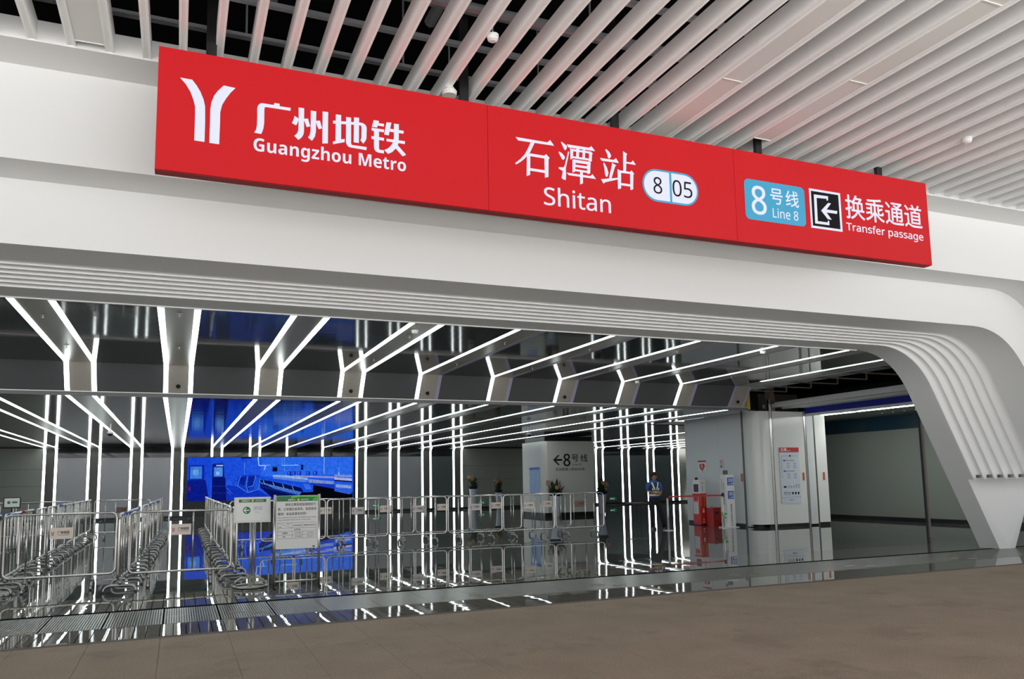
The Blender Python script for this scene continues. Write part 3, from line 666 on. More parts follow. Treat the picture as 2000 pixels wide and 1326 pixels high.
def rrect(x0, x1, z0, z1, r, n=5):
    out = []
    for cx, cz, a0 in ((x1-r, z0+r, -PI/2), (x1-r, z1-r, 0), (x0+r, z1-r, PI/2), (x0+r, z0+r, PI)):
        out += [(cx+r*math.cos(a0+PI/2*i/n), cz+r*math.sin(a0+PI/2*i/n)) for i in range(n+1)]
    return out
ic = SIGN['ICON']
q = ic[4]; tx0, tx1, tz0, tz1 = (q[0][0]+q[3][0])/2, (q[1][0]+q[2][0])/2, (q[2][1]+q[3][1])/2, (q[0][1]+q[1][1])/2
sign_sheet('line_plate', Flat().poly(rrect(tx0, tx1, tz0, tz1, 0.07)), M['glowteal'], 0.004)
sign_sheet('lettering', Flat().text(S('8'), 6.800, 7.037, 4.940, 5.326, 0.012).text('号', 7.112, 7.318, 5.113, 5.326, 0.012).text('线', 7.372, 7.590, 5.108, 5.330, 0.012).text(S('Line 8'), 7.138, 7.568, 4.927, 5.057, 0.008), M['glow'], 0.007)
def quadbox(q): return (q[0][0]+q[3][0])/2, (q[1][0]+q[2][0])/2, (q[2][1]+q[3][1])/2, (q[0][1]+q[1][1])/2
a = quadbox(ic[2]); b = quadbox(ic[3])
sign_sheet('entry_icon', Flat().rect(*a), M['glow'], 0.004)
sign_sheet('icon_field', Flat().rect(*b), M['signblack'], 0.006)
sign_sheet('icon_arrow', Flat().poly(ic[0][::-1]).poly(ic[1][::-1], 0.0002), M['glow'], 0.008)
sign_sheet('lettering', Flat().text('换乘通道', 8.428, 9.895, 5.070, 5.412, 0.014), M['glow'], 0.004)
sign_sheet('lettering', Flat().text(S('Transfer passage'), 8.420, 9.892, 4.862, 5.010, 0.018), M['glow'], 0.004)

# ================================================================== CANOPY FITTINGS
def detector(name, loc, lab, s=1.0, stem=0.0):
    t = thing(name, loc, lab, 'smoke detector')
    put('base', MB().lathe([(0.06*s, 0.0), (0.06*s, 0.025*s)], 16, (0, 0, 0)), M['plastic'], t)
    put('body', MB().lathe([(0.030*s, -0.045*s), (0.052*s, -0.030*s), (0.057*s, 0.0)], 16), M['plastic'], t)
    if stem: put('stem', MB().tube([(0, 0, 0.02), (0, 0, stem)], 0.008, 6), M['rail'], t)
    return t
detector('smoke_detector', (2.78, 6.87, 5.95), 'round white smoke detector between baffles above the red sign middle', 1.0, 0.42)
detector('smoke_detector', (9.53, 6.84, 5.925), 'round white smoke detector under the right baffles above the sign end', 1.1, 0.0)
t = thing('dome_fitting', (2.70, 8.0, 5.86), 'small white fitting peeking over the top edge of the red sign', 'fitting')  # domed camera fitting at the sign's top edge
put('body', MB().lathe([(0.08, 0.0), (0.085, 0.05), (0.05, 0.10), (0.02, 0.14)], 14), M['plastic'], t)
put('stem', MB().tube([(0, 0, 0.13), (0, 0, 0.6)], 0.01, 6), M['rail'], t)
def light_panel(x0, x1, y0, y1, lab):
    t = thing('baffle_lamp', ((x0+x1)/2, y0, 5.962), lab, 'lamp', 'unlit light panels between the baffles')
    w = (x1-x0)/2-0.002
    n = max(1, round((y1-y0)/1.72)); d = (y1-y0)/n
    for i in range(n):
        put('diffuser', MB().box(-w, w, d*i+0.006, d*(i+1)-0.006, 0.0, 0.012), M['opal'], t)
        put('end_bar', MB().box(-w, w, d*i-0.008, d*i+0.008, -0.008, 0.006), M['opal'], t)
    put('end_bar', MB().box(-w, w, d*n-0.012, d*n, -0.008, 0.006), M['white'], t)
def gap(i): return SX0+SP*i+0.04, SX0+SP*(i+1)-0.04
a, b = gap(1); light_panel(a, b, 5.0, 8.42, 'flat unlit light panel between baffles left of the red sign')
a, b = gap(20); light_panel(a, b, -0.16, 8.44, 'flat unlit light panel between baffles above the station name')
a, b = gap(24); light_panel(a, b, -0.16, 7.85, 'flat unlit light panel between baffles above the line plate of the sign')

# ================================================================== HALL CEILING FITTINGS
def sprinkler(loc, lab):
    t = thing('sprinkler', loc, lab, 'sprinkler', 'sprinklers in the light bands of the hall ceiling')
    put('flange', MB().lathe([(0.04, -0.006), (0.042, 0.0)], 12), M['steeldark'], t)
    put('nozzle', MB().lathe([(0.022, -0.05), (0.022, -0.046), (0.006, -0.044), (0.008, -0.006)], 10), M['brass'], t)
for k in (0, 1, 3, 4, 5, 6, 8):
    for y in ((11.8, 14.7) if k == 1 else (12.6, 15.2)):
        sprinkler((XK(k)+0.28, y+0.13*(k % 3), ZC-0.003), f'tiny brass sprinkler in the {ORD[k]} grey band of the front ceiling, {"nearer" if y < 13 else "farther"} one')
detector('smoke_detector', (3.46, 12.1, ZC-0.03), 'white smoke detector in the front hall ceiling band above the blue screen edge', 0.9)
detector('smoke_detector', (10.51, 12.12, ZC-0.03), 'white smoke detector in the front hall ceiling near the right arch', 0.9)
detector('smoke_detector', (10.62, 16.9, ZC-0.03), 'white smoke detector beside the ceiling step, right of centre', 0.9)
for k in (-1, 1, 3, 4, 6, 9):
    t = thing('ceiling_speaker', (XK(k)+0.28, YS-0.10, ZS+0.135), f'small black round fitting low on the ceiling step, {ORD[k] if k >= 0 else "leftmost"} light band', 'speaker', 'black fittings on the ceiling step')
    t.rotation_euler = (math.radians(34), 0, 0)
    put('body', MB().tube([(0, 0.02, 0), (0, -0.035, 0)], 0.035, 12), M['black'], t)
    put('rim', MB().tube([(0, 0.0, 0), (0, -0.008, 0)], 0.045, 12), M['rubber'], t)
def dome_camera(loc, lab):
    t = thing('dome_camera', loc, lab, 'camera')
    put('stem', MB().tube([(0, 0, 0.05), (0, 0, ZL-loc[2]-0.008)], 0.018, 8), M['plastic'], t)
    put('housing', MB().lathe([(0.085, 0.0), (0.09, 0.03), (0.06, 0.07), (0.02, 0.09)], 16), M['plastic'], t)
    put('dome', MB().lathe([(0.005, -0.07), (0.05, -0.055), (0.072, -0.02), (0.075, 0.0)], 16), M['black'], t)
dome_camera((-1.83, 25.3, 3.07), 'dome camera on a stem below the rear ceiling, left of the blue screen')
dome_camera((11.2, 24.9, 3.10), 'dome camera on a stem below the rear ceiling, left of the white block')

# ================================================================== BLUE SCREEN
scr = thing('video_screen', (4.41, YW-0.02, 0.78), 'huge bright blue video screen showing factory machines on the back wall', 'screen')
SX, SZ0, SXR, SZ1 = 0.41, 0.79, 8.42, 2.895
o = put('bezel', MB().box(SX-0.03, SXR+0.03, YW-0.03, YW-0.006, SZ0-0.03, SZ1+0.03), M['black'], scr); o.location = (-4.41, -YW+0.02, -0.78)
def sp(x, y): return SX+(x-92)/(1888-92)*(SXR-SX), SZ1-(y-852)/(1298-852)*(SZ1-SZ0)
pic = MB(); lay = [0]
def P(col, *pts):
    lay[0] += 1; h = YW-0.032-0.00012*lay[0]
    q = [sp(x, y) for x, y in pts]
    pic.face([(x, h, z) for x, z in q], srgb(*col))
def Lw(col, w, *pts):
    for (x0, y0), (x1, y1) in zip(pts[:-1], pts[1:]):
        d = math.hypot(x1-x0, y1-y0) or 1; nx, ny = -(y1-y0)/d*w/2, (x1-x0)/d*w/2
        P(col, (x0+nx, y0+ny), (x0-nx, y0-ny), (x1-nx, y1-ny), (x1+nx, y1+ny))
R4 = lambda a, b, c, d: ((a, b), (a, d), (c, d), (c, b))
P((34, 92, 236), *R4(92, 852, 1888, 1298))
P((46, 112, 242), *R4(860, 852, 1880, 1050)); P((26, 76, 220), *R4(92, 852, 330, 1298)); P((30, 84, 228), *R4(330, 852, 700, 1100))
P((18, 56, 196), (500, 1140), (840, 1200), (1000, 1298), (330, 1298), (480, 1200))
P((14, 44, 170), *R4(110, 930, 265, 1085)); P((70, 136, 226), *R4(122, 945, 240, 1070)); P((110, 170, 235), *R4(150, 975, 205, 1030))
P((12, 30, 140), (95, 1085), (280, 1085), (320, 1298), (92, 1298)); P((120, 30, 80), *R4(108, 1150, 128, 1190))
P((14, 34, 130), (345, 925), (360, 915), (460, 918), (472, 1062), (345, 1062)); P((86, 150, 240), *R4(362, 955, 452, 1050)); P((150, 190, 245), *R4(385, 1000, 420, 1030)); P((170, 200, 250), *R4(385, 930, 455, 944))
P((10, 22, 112), (345, 1062), (482, 1062), (498, 1298), (345, 1298)); Lw((24, 60, 180), 4, (352, 1150), (490, 1150)); Lw((24, 60, 180), 4, (352, 1220), (494, 1220))
P((20, 62, 200), (625, 1040), (830, 1036), (850, 1080), (835, 1190), (725, 1225), (600, 1160), (610, 1070))
P((12, 36, 150), (640, 1060), (700, 1050), (680, 1150), (625, 1130)); P((12, 36, 150), (725, 1055), (800, 1050), (770, 1140), (715, 1200)); P((30, 90, 230), (800, 1060), (832, 1060), (826, 1180), (780, 1190))
Lw((110, 180, 255), 4, (640, 1045), (610, 1150), (720, 1222), (830, 1188), (846, 1080)); Lw((110, 180, 255), 4, (715, 1050), (700, 1150), (722, 1215)); Lw((110, 180, 255), 4, (800, 1045), (775, 1150), (722, 1165))
P((8, 18, 84), (850, 1080), (1290, 1180), (1420, 1298), (1000, 1298), (850, 1170))
P((28, 84, 226), (850, 1052), (1290, 1130), (1290, 1150), (850, 1090)); P((150, 186, 240), (985, 1040), (1130, 1045), (1370, 1080), (1370, 1100), (985, 1058)); P((90, 140, 226), (985, 1060), (1365, 1102), (1360, 1122), (1290, 1118), (985, 1078))
for i in range(14):
    x = 850+36*i; Lw((120, 176, 250), 4, (x, 1112+i*9.5), (x+30, 1140+i*9.5)); Lw((20, 60, 200), 6, (x+8, 1150+i*9), (x+44, 1178+i*9))
for i in range(5): Lw((90, 150, 245), 4, (860+30*i, 1120+14*i), (1300+20*i, 1230+14*i))
for i in range(4): Lw((140, 190, 250), 5, (880+105*i, 1095+22*i), (900+105*i, 1140+22*i))
P((26, 82, 226), (1250, 1125), (1380, 1128), (1425, 1180), (1430, 1225), (1320, 1230), (1300, 1180)); P((60, 120, 240), (1320, 1140), (1385, 1145), (1415, 1200), (1350, 1200))
P((5, 7, 16), (1430, 1140), (1660, 1190), (1884, 1240), (1884, 1298), (1240, 1298), (1300, 1235), (1430, 1228))
P((28, 60, 190), (1370, 1120), (1672, 1150), (1672, 1200), (1400, 1150)); P((132, 158, 220), (1375, 1090), (1665, 1120), (1665, 1150), (1380, 1128))
for i in range(8): P((90, 110, 180), *R4(1385+36*i, 1096+3.6*i, 1388+36*i, 1130+3.6*i))
P((150, 160, 226), (1200, 1046), (1670, 1066), (1670, 1086), (1200, 1064)); P((120, 150, 226), (1670, 1042), (1876, 1052), (1876, 1080), (1670, 1072)); P((190, 190, 230), (1670, 1074), (1876, 1092), (1876, 1118), (1670, 1100)); P((20, 22, 60), (1670, 1102), (1876, 1120), (1876, 1134), (1670, 1116))
P((50, 100, 226), (1672, 1130), (1872, 1152), (1872, 1255), (1840, 1262), (1672, 1225)); P((140, 170, 226), (1690, 1150), (1868, 1168), (1868, 1200), (1690, 1185))
for x in (1140, 1190, 1250, 1350, 1430): P((18, 50, 180), *R4(x, 1005, x+45, 1048)); P((60, 120, 240), *R4(x+8, 1010, x+26, 1040))
P((8, 12, 30), *R4(980, 952, 1032, 1004)); P((10, 20, 70), *R4(1290, 935, 1318, 990)); P((12, 24, 90), *R4(640, 852, 755, 866))
Lw((190, 225, 255), 9, (822, 852), (832, 940), (905, 940), (890, 985)); Lw((140, 200, 255), 5, (905, 940), (960, 936)); Lw((140, 200, 255), 7, (1075, 940), (1260, 940), (1220, 935)); Lw((120, 180, 255), 5, (1110, 852), (1110, 1000))
Lw((80, 140, 250), 10, (1085, 856), (1085, 930)); Lw((110, 170, 255), 4, (680, 905), (680, 1030)); Lw((26, 70, 210), 5, (545, 870), (545, 1010)); Lw((170, 215, 255), 6, (1552, 852), (1552, 1036)); Lw((90, 150, 250), 10, (1722, 970), (1722, 1046)); Lw((150, 205, 255), 14, (1722, 1020), (1722, 1046))
Lw((16, 40, 140), 5, (600, 1090), (560, 1120), (580, 1190)); Lw((90, 150, 240), 3, (500, 1170), (560, 1230)); Lw((90, 150, 240), 3, (510, 1210), (540, 1240))
for y in (900, 960): Lw((40, 104, 240), 3, (870, y), (1880, y))
mp = bpy.data.materials.new('screen_picture'); mp.use_nodes = True; nt = mp.node_tree; nt.nodes.clear()
out = nt.nodes.new('ShaderNodeOutputMaterial'); em = nt.nodes.new('ShaderNodeEmission'); at = nt.nodes.new('ShaderNodeVertexColor'); at.layer_name = 'Col'
em.inputs['Strength'].default_value = 0.95
gp = nt.nodes.new('ShaderNodeNewGeometry'); nz = nt.nodes.new('ShaderNodeTexNoise'); nz.inputs['Scale'].default_value = 7.0; nz.inputs['Detail'].default_value = 8; nz.inputs['Roughness'].default_value = 0.75
nr = nt.nodes.new('ShaderNodeValToRGB'); nr.color_ramp.elements[0].position = 0.35; nr.color_ramp.elements[1].position = 0.62; nr.color_ramp.elements[0].color = (0.42, 0.48, 0.72, 1); nr.color_ramp.elements[1].color = (1.1, 1.1, 1.05, 1)
mxs = nt.nodes.new('ShaderNodeMixRGB'); mxs.blend_type = 'MULTIPLY'; mxs.inputs['Fac'].default_value = 0.8
nt.links.new(gp.outputs['Position'], nz.inputs['Vector']); nt.links.new(nz.outputs['Fac'], nr.inputs['Fac']); nt.links.new(at.outputs['Color'], mxs.inputs['Color1']); nt.links.new(nr.outputs['Color'], mxs.inputs['Color2']); nt.links.new(mxs.outputs['Color'], em.inputs['Color']); nt.links.new(em.outputs[0], out.inputs['Surface'])
o = put('display', pic, mp, scr); o.location = (-4.41, -YW+0.02, -0.78)

# low green exit signs on the back wall
for x, w in ((9.68, 'right of the blue screen'), (15.61, 'behind the flower vases'), (23.91, 'left of the guard')):
    t = thing('exit_sign', (x, YW-0.02, 0.34), f'small low green exit light on the back wall {w}', 'exit sign', 'green exit lights')
    put('body', MB().box(-0.21, 0.21, -0.02, 0.01, -0.08, 0.08), M['exitgreen'], t)
    f = Flat().rect(-0.20, -0.02, -0.02, 0.03).poly([(-0.22, 0.0), (-0.16, -0.05), (-0.16, 0.05)], 0.0002).disc(0.05, 0.04, 0.02).line((0.05, 0.02), (0.03, -0.02), 0.025, 0.0003).line((0.03, -0.02), (0.08, -0.06), 0.02, 0.0004).line((0.03, -0.02), (0.0, -0.06), 0.02, 0.0006)
    sheet('pictogram', f, M['exitwhite'], t, (0, -0.022, 0))

# ================================================================== QUEUE BARRIERS
def rr_path(w, z0, z1, r, n=4):
    out = []
    for cx, cz, a0 in ((w/2-r, z0+r, -PI/2), (w/2-r, z1-r, 0), (-w/2+r, z1-r, PI/2), (-w/2+r, z0+r, PI)):
        out += [(cx+r*math.cos(a0+PI/2*i/n), 0, cz+r*math.sin(a0+PI/2*i/n)) for i in range(n+1)]
    return out
BWID, BZ0, BZ1 = 1.50, 0.215, 1.15
b_frame = MB().tube(rr_path(BWID, BZ0, BZ1, 0.085), 0.019, 6, True).mesh('frame', True); b_frame.materials.append(M['steel'])
b_bar = MB().tube([(0, 0, BZ0), (0, 0, BZ1)], 0.0125, 6).mesh('bar', True); b_bar.materials.append(M['steel'])
def arch(span, h, r):
    pts = [(0, -span, 0.0), (0, -span, h*0.35)] + [(0, -span+0.09-0.09*math.cos(PI/2*i/4), h*0.35+h*0.65*math.sin(PI/2*i/4)) for i in range(1, 5)]
    pts += [(0, -p[1], p[2]) for p in pts[::-1]]
    return MB().tube(pts, r, 6).tube([(0, 0, h*0.8), (0, 0, BZ0)], 0.017, 6).tube([(0, 0, h+0.01), (0, 0, h+0.07)], 0.026, 8)
b_leg = arch(0.215, 0.105, 0.022).mesh('foot_arch', True); b_leg.materials.append(M['steeldark'])
pl = {}
lett = Flat()
for p in SIGN['LOGO']:
    lett.poly([(-0.095+(x-0.32)/0.48*0.05, (z-5.26)/0.62*0.062+0.004) for x, z in p][::-1])
lett2 = Flat().text('广州地铁', -0.045, 0.115, -0.012, 0.035, 0.03).rect(-0.045, 0.115, -0.028, -0.023)
lm1 = lett.mesh('emblem', (0, -0.0165, 0)); lm1.materials.append(M['redink'])
lm2 = lett2.mesh('lettering', (0, -0.0165, 0)); lm2.materials.append(M['ink'])
for k in ('plate', 'plategrey', 'platebrown'):
    me = MB().bevbox(-0.15, 0.15, -0.016, -0.012, -0.085, 0.085, 0.002).mesh('plate'); me.materials.append(M[k]); pl[k] = me
wrapm = {}
def rail_wrap(a, b, m):
    k = (a, b, m)
    if k not in wrapm:
        me = MB().tube([(a, 0, BZ1), (b, 0, BZ1)], 0.023, 8).mesh('rail_wrap', True); me.materials.append(M[m]); wrapm[k] = me
    return wrapm[k]
BARS = (-0.46, -0.19, 0.17, 0.44)
def barrier(x, y, rz, lab, group, plate='plate', wrap=None, z=0):
    t = thing('queue_barrier', (x, y, z), lab, 'barrier', group, rz)
    put('frame', b_frame, None, t)
    for u in BARS: put('bar', b_bar, None, t, (u, 0, 0))
    for u in (BARS[0], BARS[3]): put('foot_arch', b_leg, None, t, (u, 0, 0))
    if plate:
        p = put('plate', pl[plate], None, t, (-0.01, 0, 0.86)); put('emblem', lm1, None, p); put('lettering', lm2, None, p)
    if wrap: put('rail_wrap', rail_wrap(*wrap), None, t)
    return t
random.seed(5)
def row(name, x0, y0, dx, n, grp, wraps):
    for i in range(n):
        x = x0+dx*i + random.uniform(-0.02, 0.02)
        lab = f'steel queue barrier of the {name} row into the hall, ' + ('nearest to the entrance' if i == 0 else f'{ORD[i]} from the entrance')
        barrier(x, y0+1.57*i, PI/2+random.uniform(-0.03, 0.03)+(-dx/1.57), lab, grp, random.choice(('plate', 'plategrey', None)), wraps.get(i))
row('left', -2.42, 13.25, -0.01, 10, 'barriers of the left queue row', {0: (-0.6, 0.6, 'bluewrap'), 1: (-0.6, 0.0, 'bluewrap'), 2: (-0.6, -0.1, 'redwrap'), 5: (-0.6, 0.6, 'bluewrap')})
row('middle', -0.74, 13.62, 0.035, 10, 'barriers of the middle queue row', {0: (-0.3, 0.6, 'bluewrap'), 2: (-0.6, 0.6, 'bluewrap'), 4: (-0.6, 0.2, 'bluewrap')})
row('right', 0.90, 14.2, 0.0, 10, 'barriers of the right queue row', {0: (-0.6, -0.2, 'redwrap')})
barrier(-1.61, 13.88, 0.0, 'steel queue barrier closing the left lane, cream emblem plate facing out', 'barriers closing the lanes', 'plate')
barrier(0.08, 13.74, 0.0, 'steel queue barrier closing the lane behind the entry stand, cream plate facing out', 'barriers closing the lanes', 'plate')
fx = [11.07-0.755-1.545*i for i in range(6)]
for i, x in enumerate(fx):
    lab = 'steel barrier of the front cross row in mid hall, ' + ('rightmost' if i == 0 else f'{ORD[i]} from its right end')
    barrier(x, 19.60, 0.004, lab, 'barriers of the front cross row', ['platebrown', 'plate', 'plategrey', 'plategrey', 'plategrey', 'plate', 'plate'][i])
for i in range(6):
    lab = 'steel barrier of the rear cross row, half hidden, ' + ('rightmost' if i == 0 else f'{ORD[i]} from its right end')
    barrier(9.66-1.545*i, 20.35, 0.0, lab, 'barriers of the rear cross row', 'plate')
for x, y, w, p in ((-3.42, 26.0, 'far left barrier across the lane beside the left row', None), (-1.5, 26.4, 'far barrier across the lane between left and middle rows', 'platebrown'), (-5.0, 26.0, 'far barrier at the left edge of the photo, leftmost of all', None)):
    barrier(x, y, 0.0, 'steel ' + w, 'far barriers across the lanes', p)

# ================================================================== STANDS
# entry stand
t = thing('entry_stand', (1.05, 12.70, 0), 'steel stand with tilted white entry board and green arrow before the barriers', 'sign stand')
put('base', MB().lathe([(0.20, 0.0), (0.21, 0.008), (0.20, 0.018), (0.02, 0.022)], 24), M['steel'], t)
ring = [(0.235*math.cos(2*PI*i/24), 0.235*math.sin(2*PI*i/24), 0.0) for i in range(24)]
put('base_ring', MB().tube([(x, y, 0.03) for x, y, z in ring], 0.02, 8, True).mesh('base_ring', True), M['steeldark'], t)
put('handle_arch', MB().tube([(-0.22, 0.10, 0.03), (-0.20, 0.10, 0.10), (-0.12, 0.10, 0.145), (0.12, 0.10, 0.145), (0.20, 0.10, 0.10), (0.22, 0.10, 0.03)], 0.018, 8).mesh('handle_arch', True), M['steeldark'], t)
put('pole', MB().tube([(0.0, 0, 0.02), (0.0, 0, 1.05)], 0.022, 10).mesh('pole', True), M['steel'], t)
put('pole', MB().tube([(0.055, 0.06, 0.03), (0.055, 0.06, 1.10)], 0.020, 10).mesh('pole', True), M['steel'], t)
bd = put('board', MB().box(-0.265, 0.265, -0.012, 0.012, 0.0, 0.385), M['plastic'], t, (0.015, -0.03, 0.975), (math.radians(-9), 0, math.radians(1)))
put('insert', MB().box(-0.235, 0.235, -0.016, -0.012, 0.03, 0.355), M['paper'], bd)
sheet('green_band', Flat().rect(-0.20, 0.20, 0.305, 0.352), M['green'], bd, (0, -0.0175, 0))
sheet('lettering', Flat().text('温馨提示', -0.16, -0.04, 0.315, 0.342, 0.01).text(S('NOTICE'), 0.045, 0.16, 0.317, 0.340, 0.01), M['paper'], bd, (0, -0.0185, 0))
sheet('dot', Flat().disc(0.0, 0.329, 0.017), M['yellow'], bd, (0, -0.0185, 0))
sheet('arrow_disc', Flat().disc(-0.085, 0.185, 0.055), M['green'], bd, (0, -0.0175, 0))
sheet('arrow', Flat().line((-0.125, 0.185), (-0.045, 0.185), 0.014).line((-0.125, 0.185), (-0.09, 0.222), 0.014, 0.0003).line((-0.125, 0.185), (-0.09, 0.148), 0.014, 0.0005), M['paper'], bd, (0, -0.0185, 0))
sheet('lettering', Flat().text('进站', 0.01, 0.14, 0.185, 0.245, -0.005).text(S('Entry'), 0.035, 0.10, 0.135, 0.165).text(S('Line 8'), 0.12, 0.21, 0.05, 0.062), M['ledoff'], bd, (0, -0.0185, 0))
# notice stand
t = thing('notice_stand', (1.69, 12.42, 0), 'steel frame stand with printed last train timetable under a green band', 'sign stand')
for u in (-0.33, 0.33):
    put('post', MB().tube([(u, 0, 0.02), (u, 0, 1.385)], 0.021, 10).mesh('post', True), M['steel'], t)
    put('foot', MB().tube([(u, -0.20, 0.018), (u, 0.20, 0.018)], 0.018, 8).mesh('foot', True), M['rubber'], t)
put('crossbar', MB().tube([(-0.33, 0, 0.10), (0.33, 0, 0.10)], 0.016, 8).mesh('crossbar', True), M['steel'], t)
nb = put('board', MB().box(-0.31, 0.31, -0.008, 0.012, 0.575, 1.37), M['plastic'], t)
sheet('green_band', Flat().rect(-0.305, 0.305, 1.285, 1.365), M['green'], nb, (0, -0.0095, 0))
sheet('leaf_print', Flat().poly([(-0.10, 1.33), (0.05, 1.35), (0.30, 1.34), (0.30, 1.364), (-0.08, 1.364)]).poly([(0.22, 1.29), (0.304, 1.30), (0.304, 1.33), (0.25, 1.325)], 0.0002), M['lime'], nb, (0, -0.0100, 0))
sheet('lettering', Flat().text('温馨提示', -0.14, -0.03, 1.295, 1.322, 0.01).text(S('NOTICE'), 0.055, 0.17, 1.297, 1.320, 0.01), M['paper'], nb, (0, -0.0110, 0))
sheet('dot', Flat().disc(0.015, 1.308, 0.019), M['yellow'], nb, (0, -0.0110, 0))
f = Flat()
f.text('请各位乘客提前规划好行', -0.18, 0.28, 1.215, 1.26, 0.012).text('程，以免错过末班车，祝您旅途', -0.285, 0.285, 1.145, 1.19, 0.012).text('愉快！本站末班车时间：', -0.285, 0.14, 1.075, 1.12, 0.012)
f.text(S('Pay attention to your schedule and never'), -0.285, 0.285, 1.030, 1.052, 0.015).text(S('miss the last train,Have a nice trip!'), -0.285, 0.20, 0.995, 1.017, 0.015)
for z in (0.965, 0.885, 0.835, 0.782, 0.728): f.rect(-0.285, 0.285, z-0.0015, z+0.0015)
for u in (-0.285, 0.285): f.rect(u-0.0015, u+0.0015, 0.728, 0.965, 0.0002)
for u in (-0.07, 0.085): f.rect(u-0.0015, u+0.0015, 0.885, 0.965, 0.0002).rect(u-0.0015, u+0.0015, 0.728, 0.835, 0.0002)
f.line((-0.285, 0.965), (-0.07, 0.885), 0.0025, 0.0003)
f.text('时间', -0.15, -0.10, 0.935, 0.955).text('方向', -0.275, -0.225, 0.893, 0.912).text('本站末班车', -0.055, 0.07, 0.912, 0.935, 0.01).text('换乘末班车', 0.10, 0.27, 0.912, 0.935, 0.01).text('8号线', -0.04, 0.05, 0.845, 0.874, 0.01)
f.text('万胜围', -0.22, -0.14, 0.797, 0.822, 0.01).text('滘心', -0.21, -0.16, 0.744, 0.769, 0.01).text(S('23:09'), -0.03, 0.065, 0.797, 0.822).text(S('22:54'), 0.15, 0.245, 0.797, 0.822, 0.005).text(S('23:46'), -0.03, 0.065, 0.744, 0.769, 0.005).text(S('23:31'), 0.15, 0.245, 0.744, 0.769, 0.005)
f.rect(0.235, 0.265, 0.59, 0.61)
sheet('lettering', f, M['ink'], nb, (0, -0.0095, 0))
# dark framed lane sign far left
t = thing('lane_sign', (-3.95, 24.0, 0), 'dark framed lane sign on a post at the far left among barriers', 'sign stand')
put('pole', MB().tube([(0, 0.02, 0), (0, 0.02, 1.1)], 0.02, 8), M['black'], t)
put('base', MB().lathe([(0.18, 0), (0.18, 0.02)], 16), M['black'], t)
put('frame', MB().box(-0.20, 0.20, -0.015, 0.015, 1.04, 1.32), M['black'], t)
sheet('insert', Flat().rect(-0.17, 0.17, 1.075, 1.30), M['paper'], t, (0, -0.017, 0))
sheet('print', Flat().disc(-0.07, 1.19, 0.04).rect(0.0, 0.12, 1.17, 1.22), M['green'], t, (0, -0.0185, 0))
# brass floor bolts before the groove
def bolt(x, y, w):
    t = thing('floor_bolt', (x, y, 0.001), f'flat brass bolt plates let into the threshold floor, {w}', 'floor bolt', 'brass bolt plates in the threshold')
    put('plate', MB().bevbox(-0.10, 0.10, -0.045, 0.045, -0.002, 0.004, 0.02), M['brass'], t, (-0.12, 0.08, 0))
    put('plate', MB().bevbox(-0.10, 0.10, -0.045, 0.045, -0.002, 0.004, 0.02), M['brass'], t, (0.14, -0.10, 0))
    put('slot', MB().box(-0.06, 0.06, -0.012, 0.012, 0.0, 0.0046), M['black'], t, (-0.12, 0.08, 0))
    put('slot', MB().box(-0.06, 0.06, -0.012, 0.012, 0.0, 0.0046), M['black'], t, (0.14, -0.10, 0))
for i, (x, y) in enumerate([(-1.61, 10.2), (0.84, 10.36), (3.93, 10.25), (5.85, 10.3), (8.29, 10.3), (10.72, 10.26), (13.17, 10.25)]):
    bolt(x, y, ['leftmost', 'below the entry stand', 'third from the left', 'fourth from the left', 'fifth from the left', 'sixth from the left', 'nearest the white column foot'][i])

# ================================================================== BY THE WHITE PARTITION
def belt_post(x, y, lab):
    t = thing('belt_post', (x, y, 0), lab, 'post', 'posts of the red belt')
    put('base', MB().lathe([(0.16, 0.0), (0.16, 0.012), (0.03, 0.03)], 20), M['belt_steel'], t)
    put('pole', MB().tube([(0, 0, 0.02), (0, 0, 0.97)], 0.030, 12).mesh('pole', True), M['belt_steel'], t)
    put('head', MB().lathe([(0.036, 0.94), (0.038, 1.03), (0.030, 1.05)], 12), M['rubber'], t)
belt_post(13.28, 19.72, 'steel belt post standing left in front of the guard')
belt_post(15.22, 19.66, 'steel belt post beside the white information column')
d = Vector((15.22-13.28, 19.66-19.72, 0)); L = d.length
bm_ = MB().box(0.04, L-0.04, -0.002, 0.002, 0.955, 1.005)
o = put('retractable_belt', bm_, M['redwrap'], None, (13.28, 19.72, 0), (0, 0, math.atan2(d.y, d.x)))
tag(o, 'red retractable belt stretched between the two steel posts', 'belt')
# red cabinet with white box
t = thing('red_cabinet', (15.63, 21.38, 0), 'red collection cabinet with notices against the white partition', 'cabinet')
put('body', MB().bevbox(-0.13, 0.13, -0.19, 0.19, 0.03, 1.0, 0.012), M['redbox'], t)
put('plinth', MB().box(-0.11, 0.11, -0.17, 0.17, 0.0, 0.03), M['black'], t)
put('top_rim', MB().box(-0.14, 0.14, -0.20, 0.20, 0.985, 1.01), M['redbox'], t)
sheet('notice', Flat().rect(-0.15, 0.11, 0.36, 0.72), M['paper'], t, (-0.132, 0, 0), (0, -1, 0), (0, 0, 1))
f = Flat()
for i in range(9): f.rect(-0.12, 0.08-0.03*(i % 3), 0.40+0.034*i, 0.412+0.034*i)
sheet('notice_lines', f, M['ledoff'], t, (-0.134, 0, 0), (0, -1, 0), (0, 0, 1))
sheet('slot_frame', Flat().frame(-0.16, 0.13, 0.74, 0.93, 0.018), M['paper'], t, (-0.132, 0, 0), (0, -1, 0), (0, 0, 1))
f = Flat().text('爱心箱', -0.055, 0.055, 0.42, 0.60, 0.02)
sheet('lettering', Flat().rect(-0.03, 0.03, 0.40, 0.47).rect(-0.03, 0.03, 0.49, 0.52).rect(-0.03, 0.03, 0.10, 0.13).rect(-0.02, 0.02, 0.18, 0.21), M['paper'], t, (0, -0.192, 0))
f = Flat()
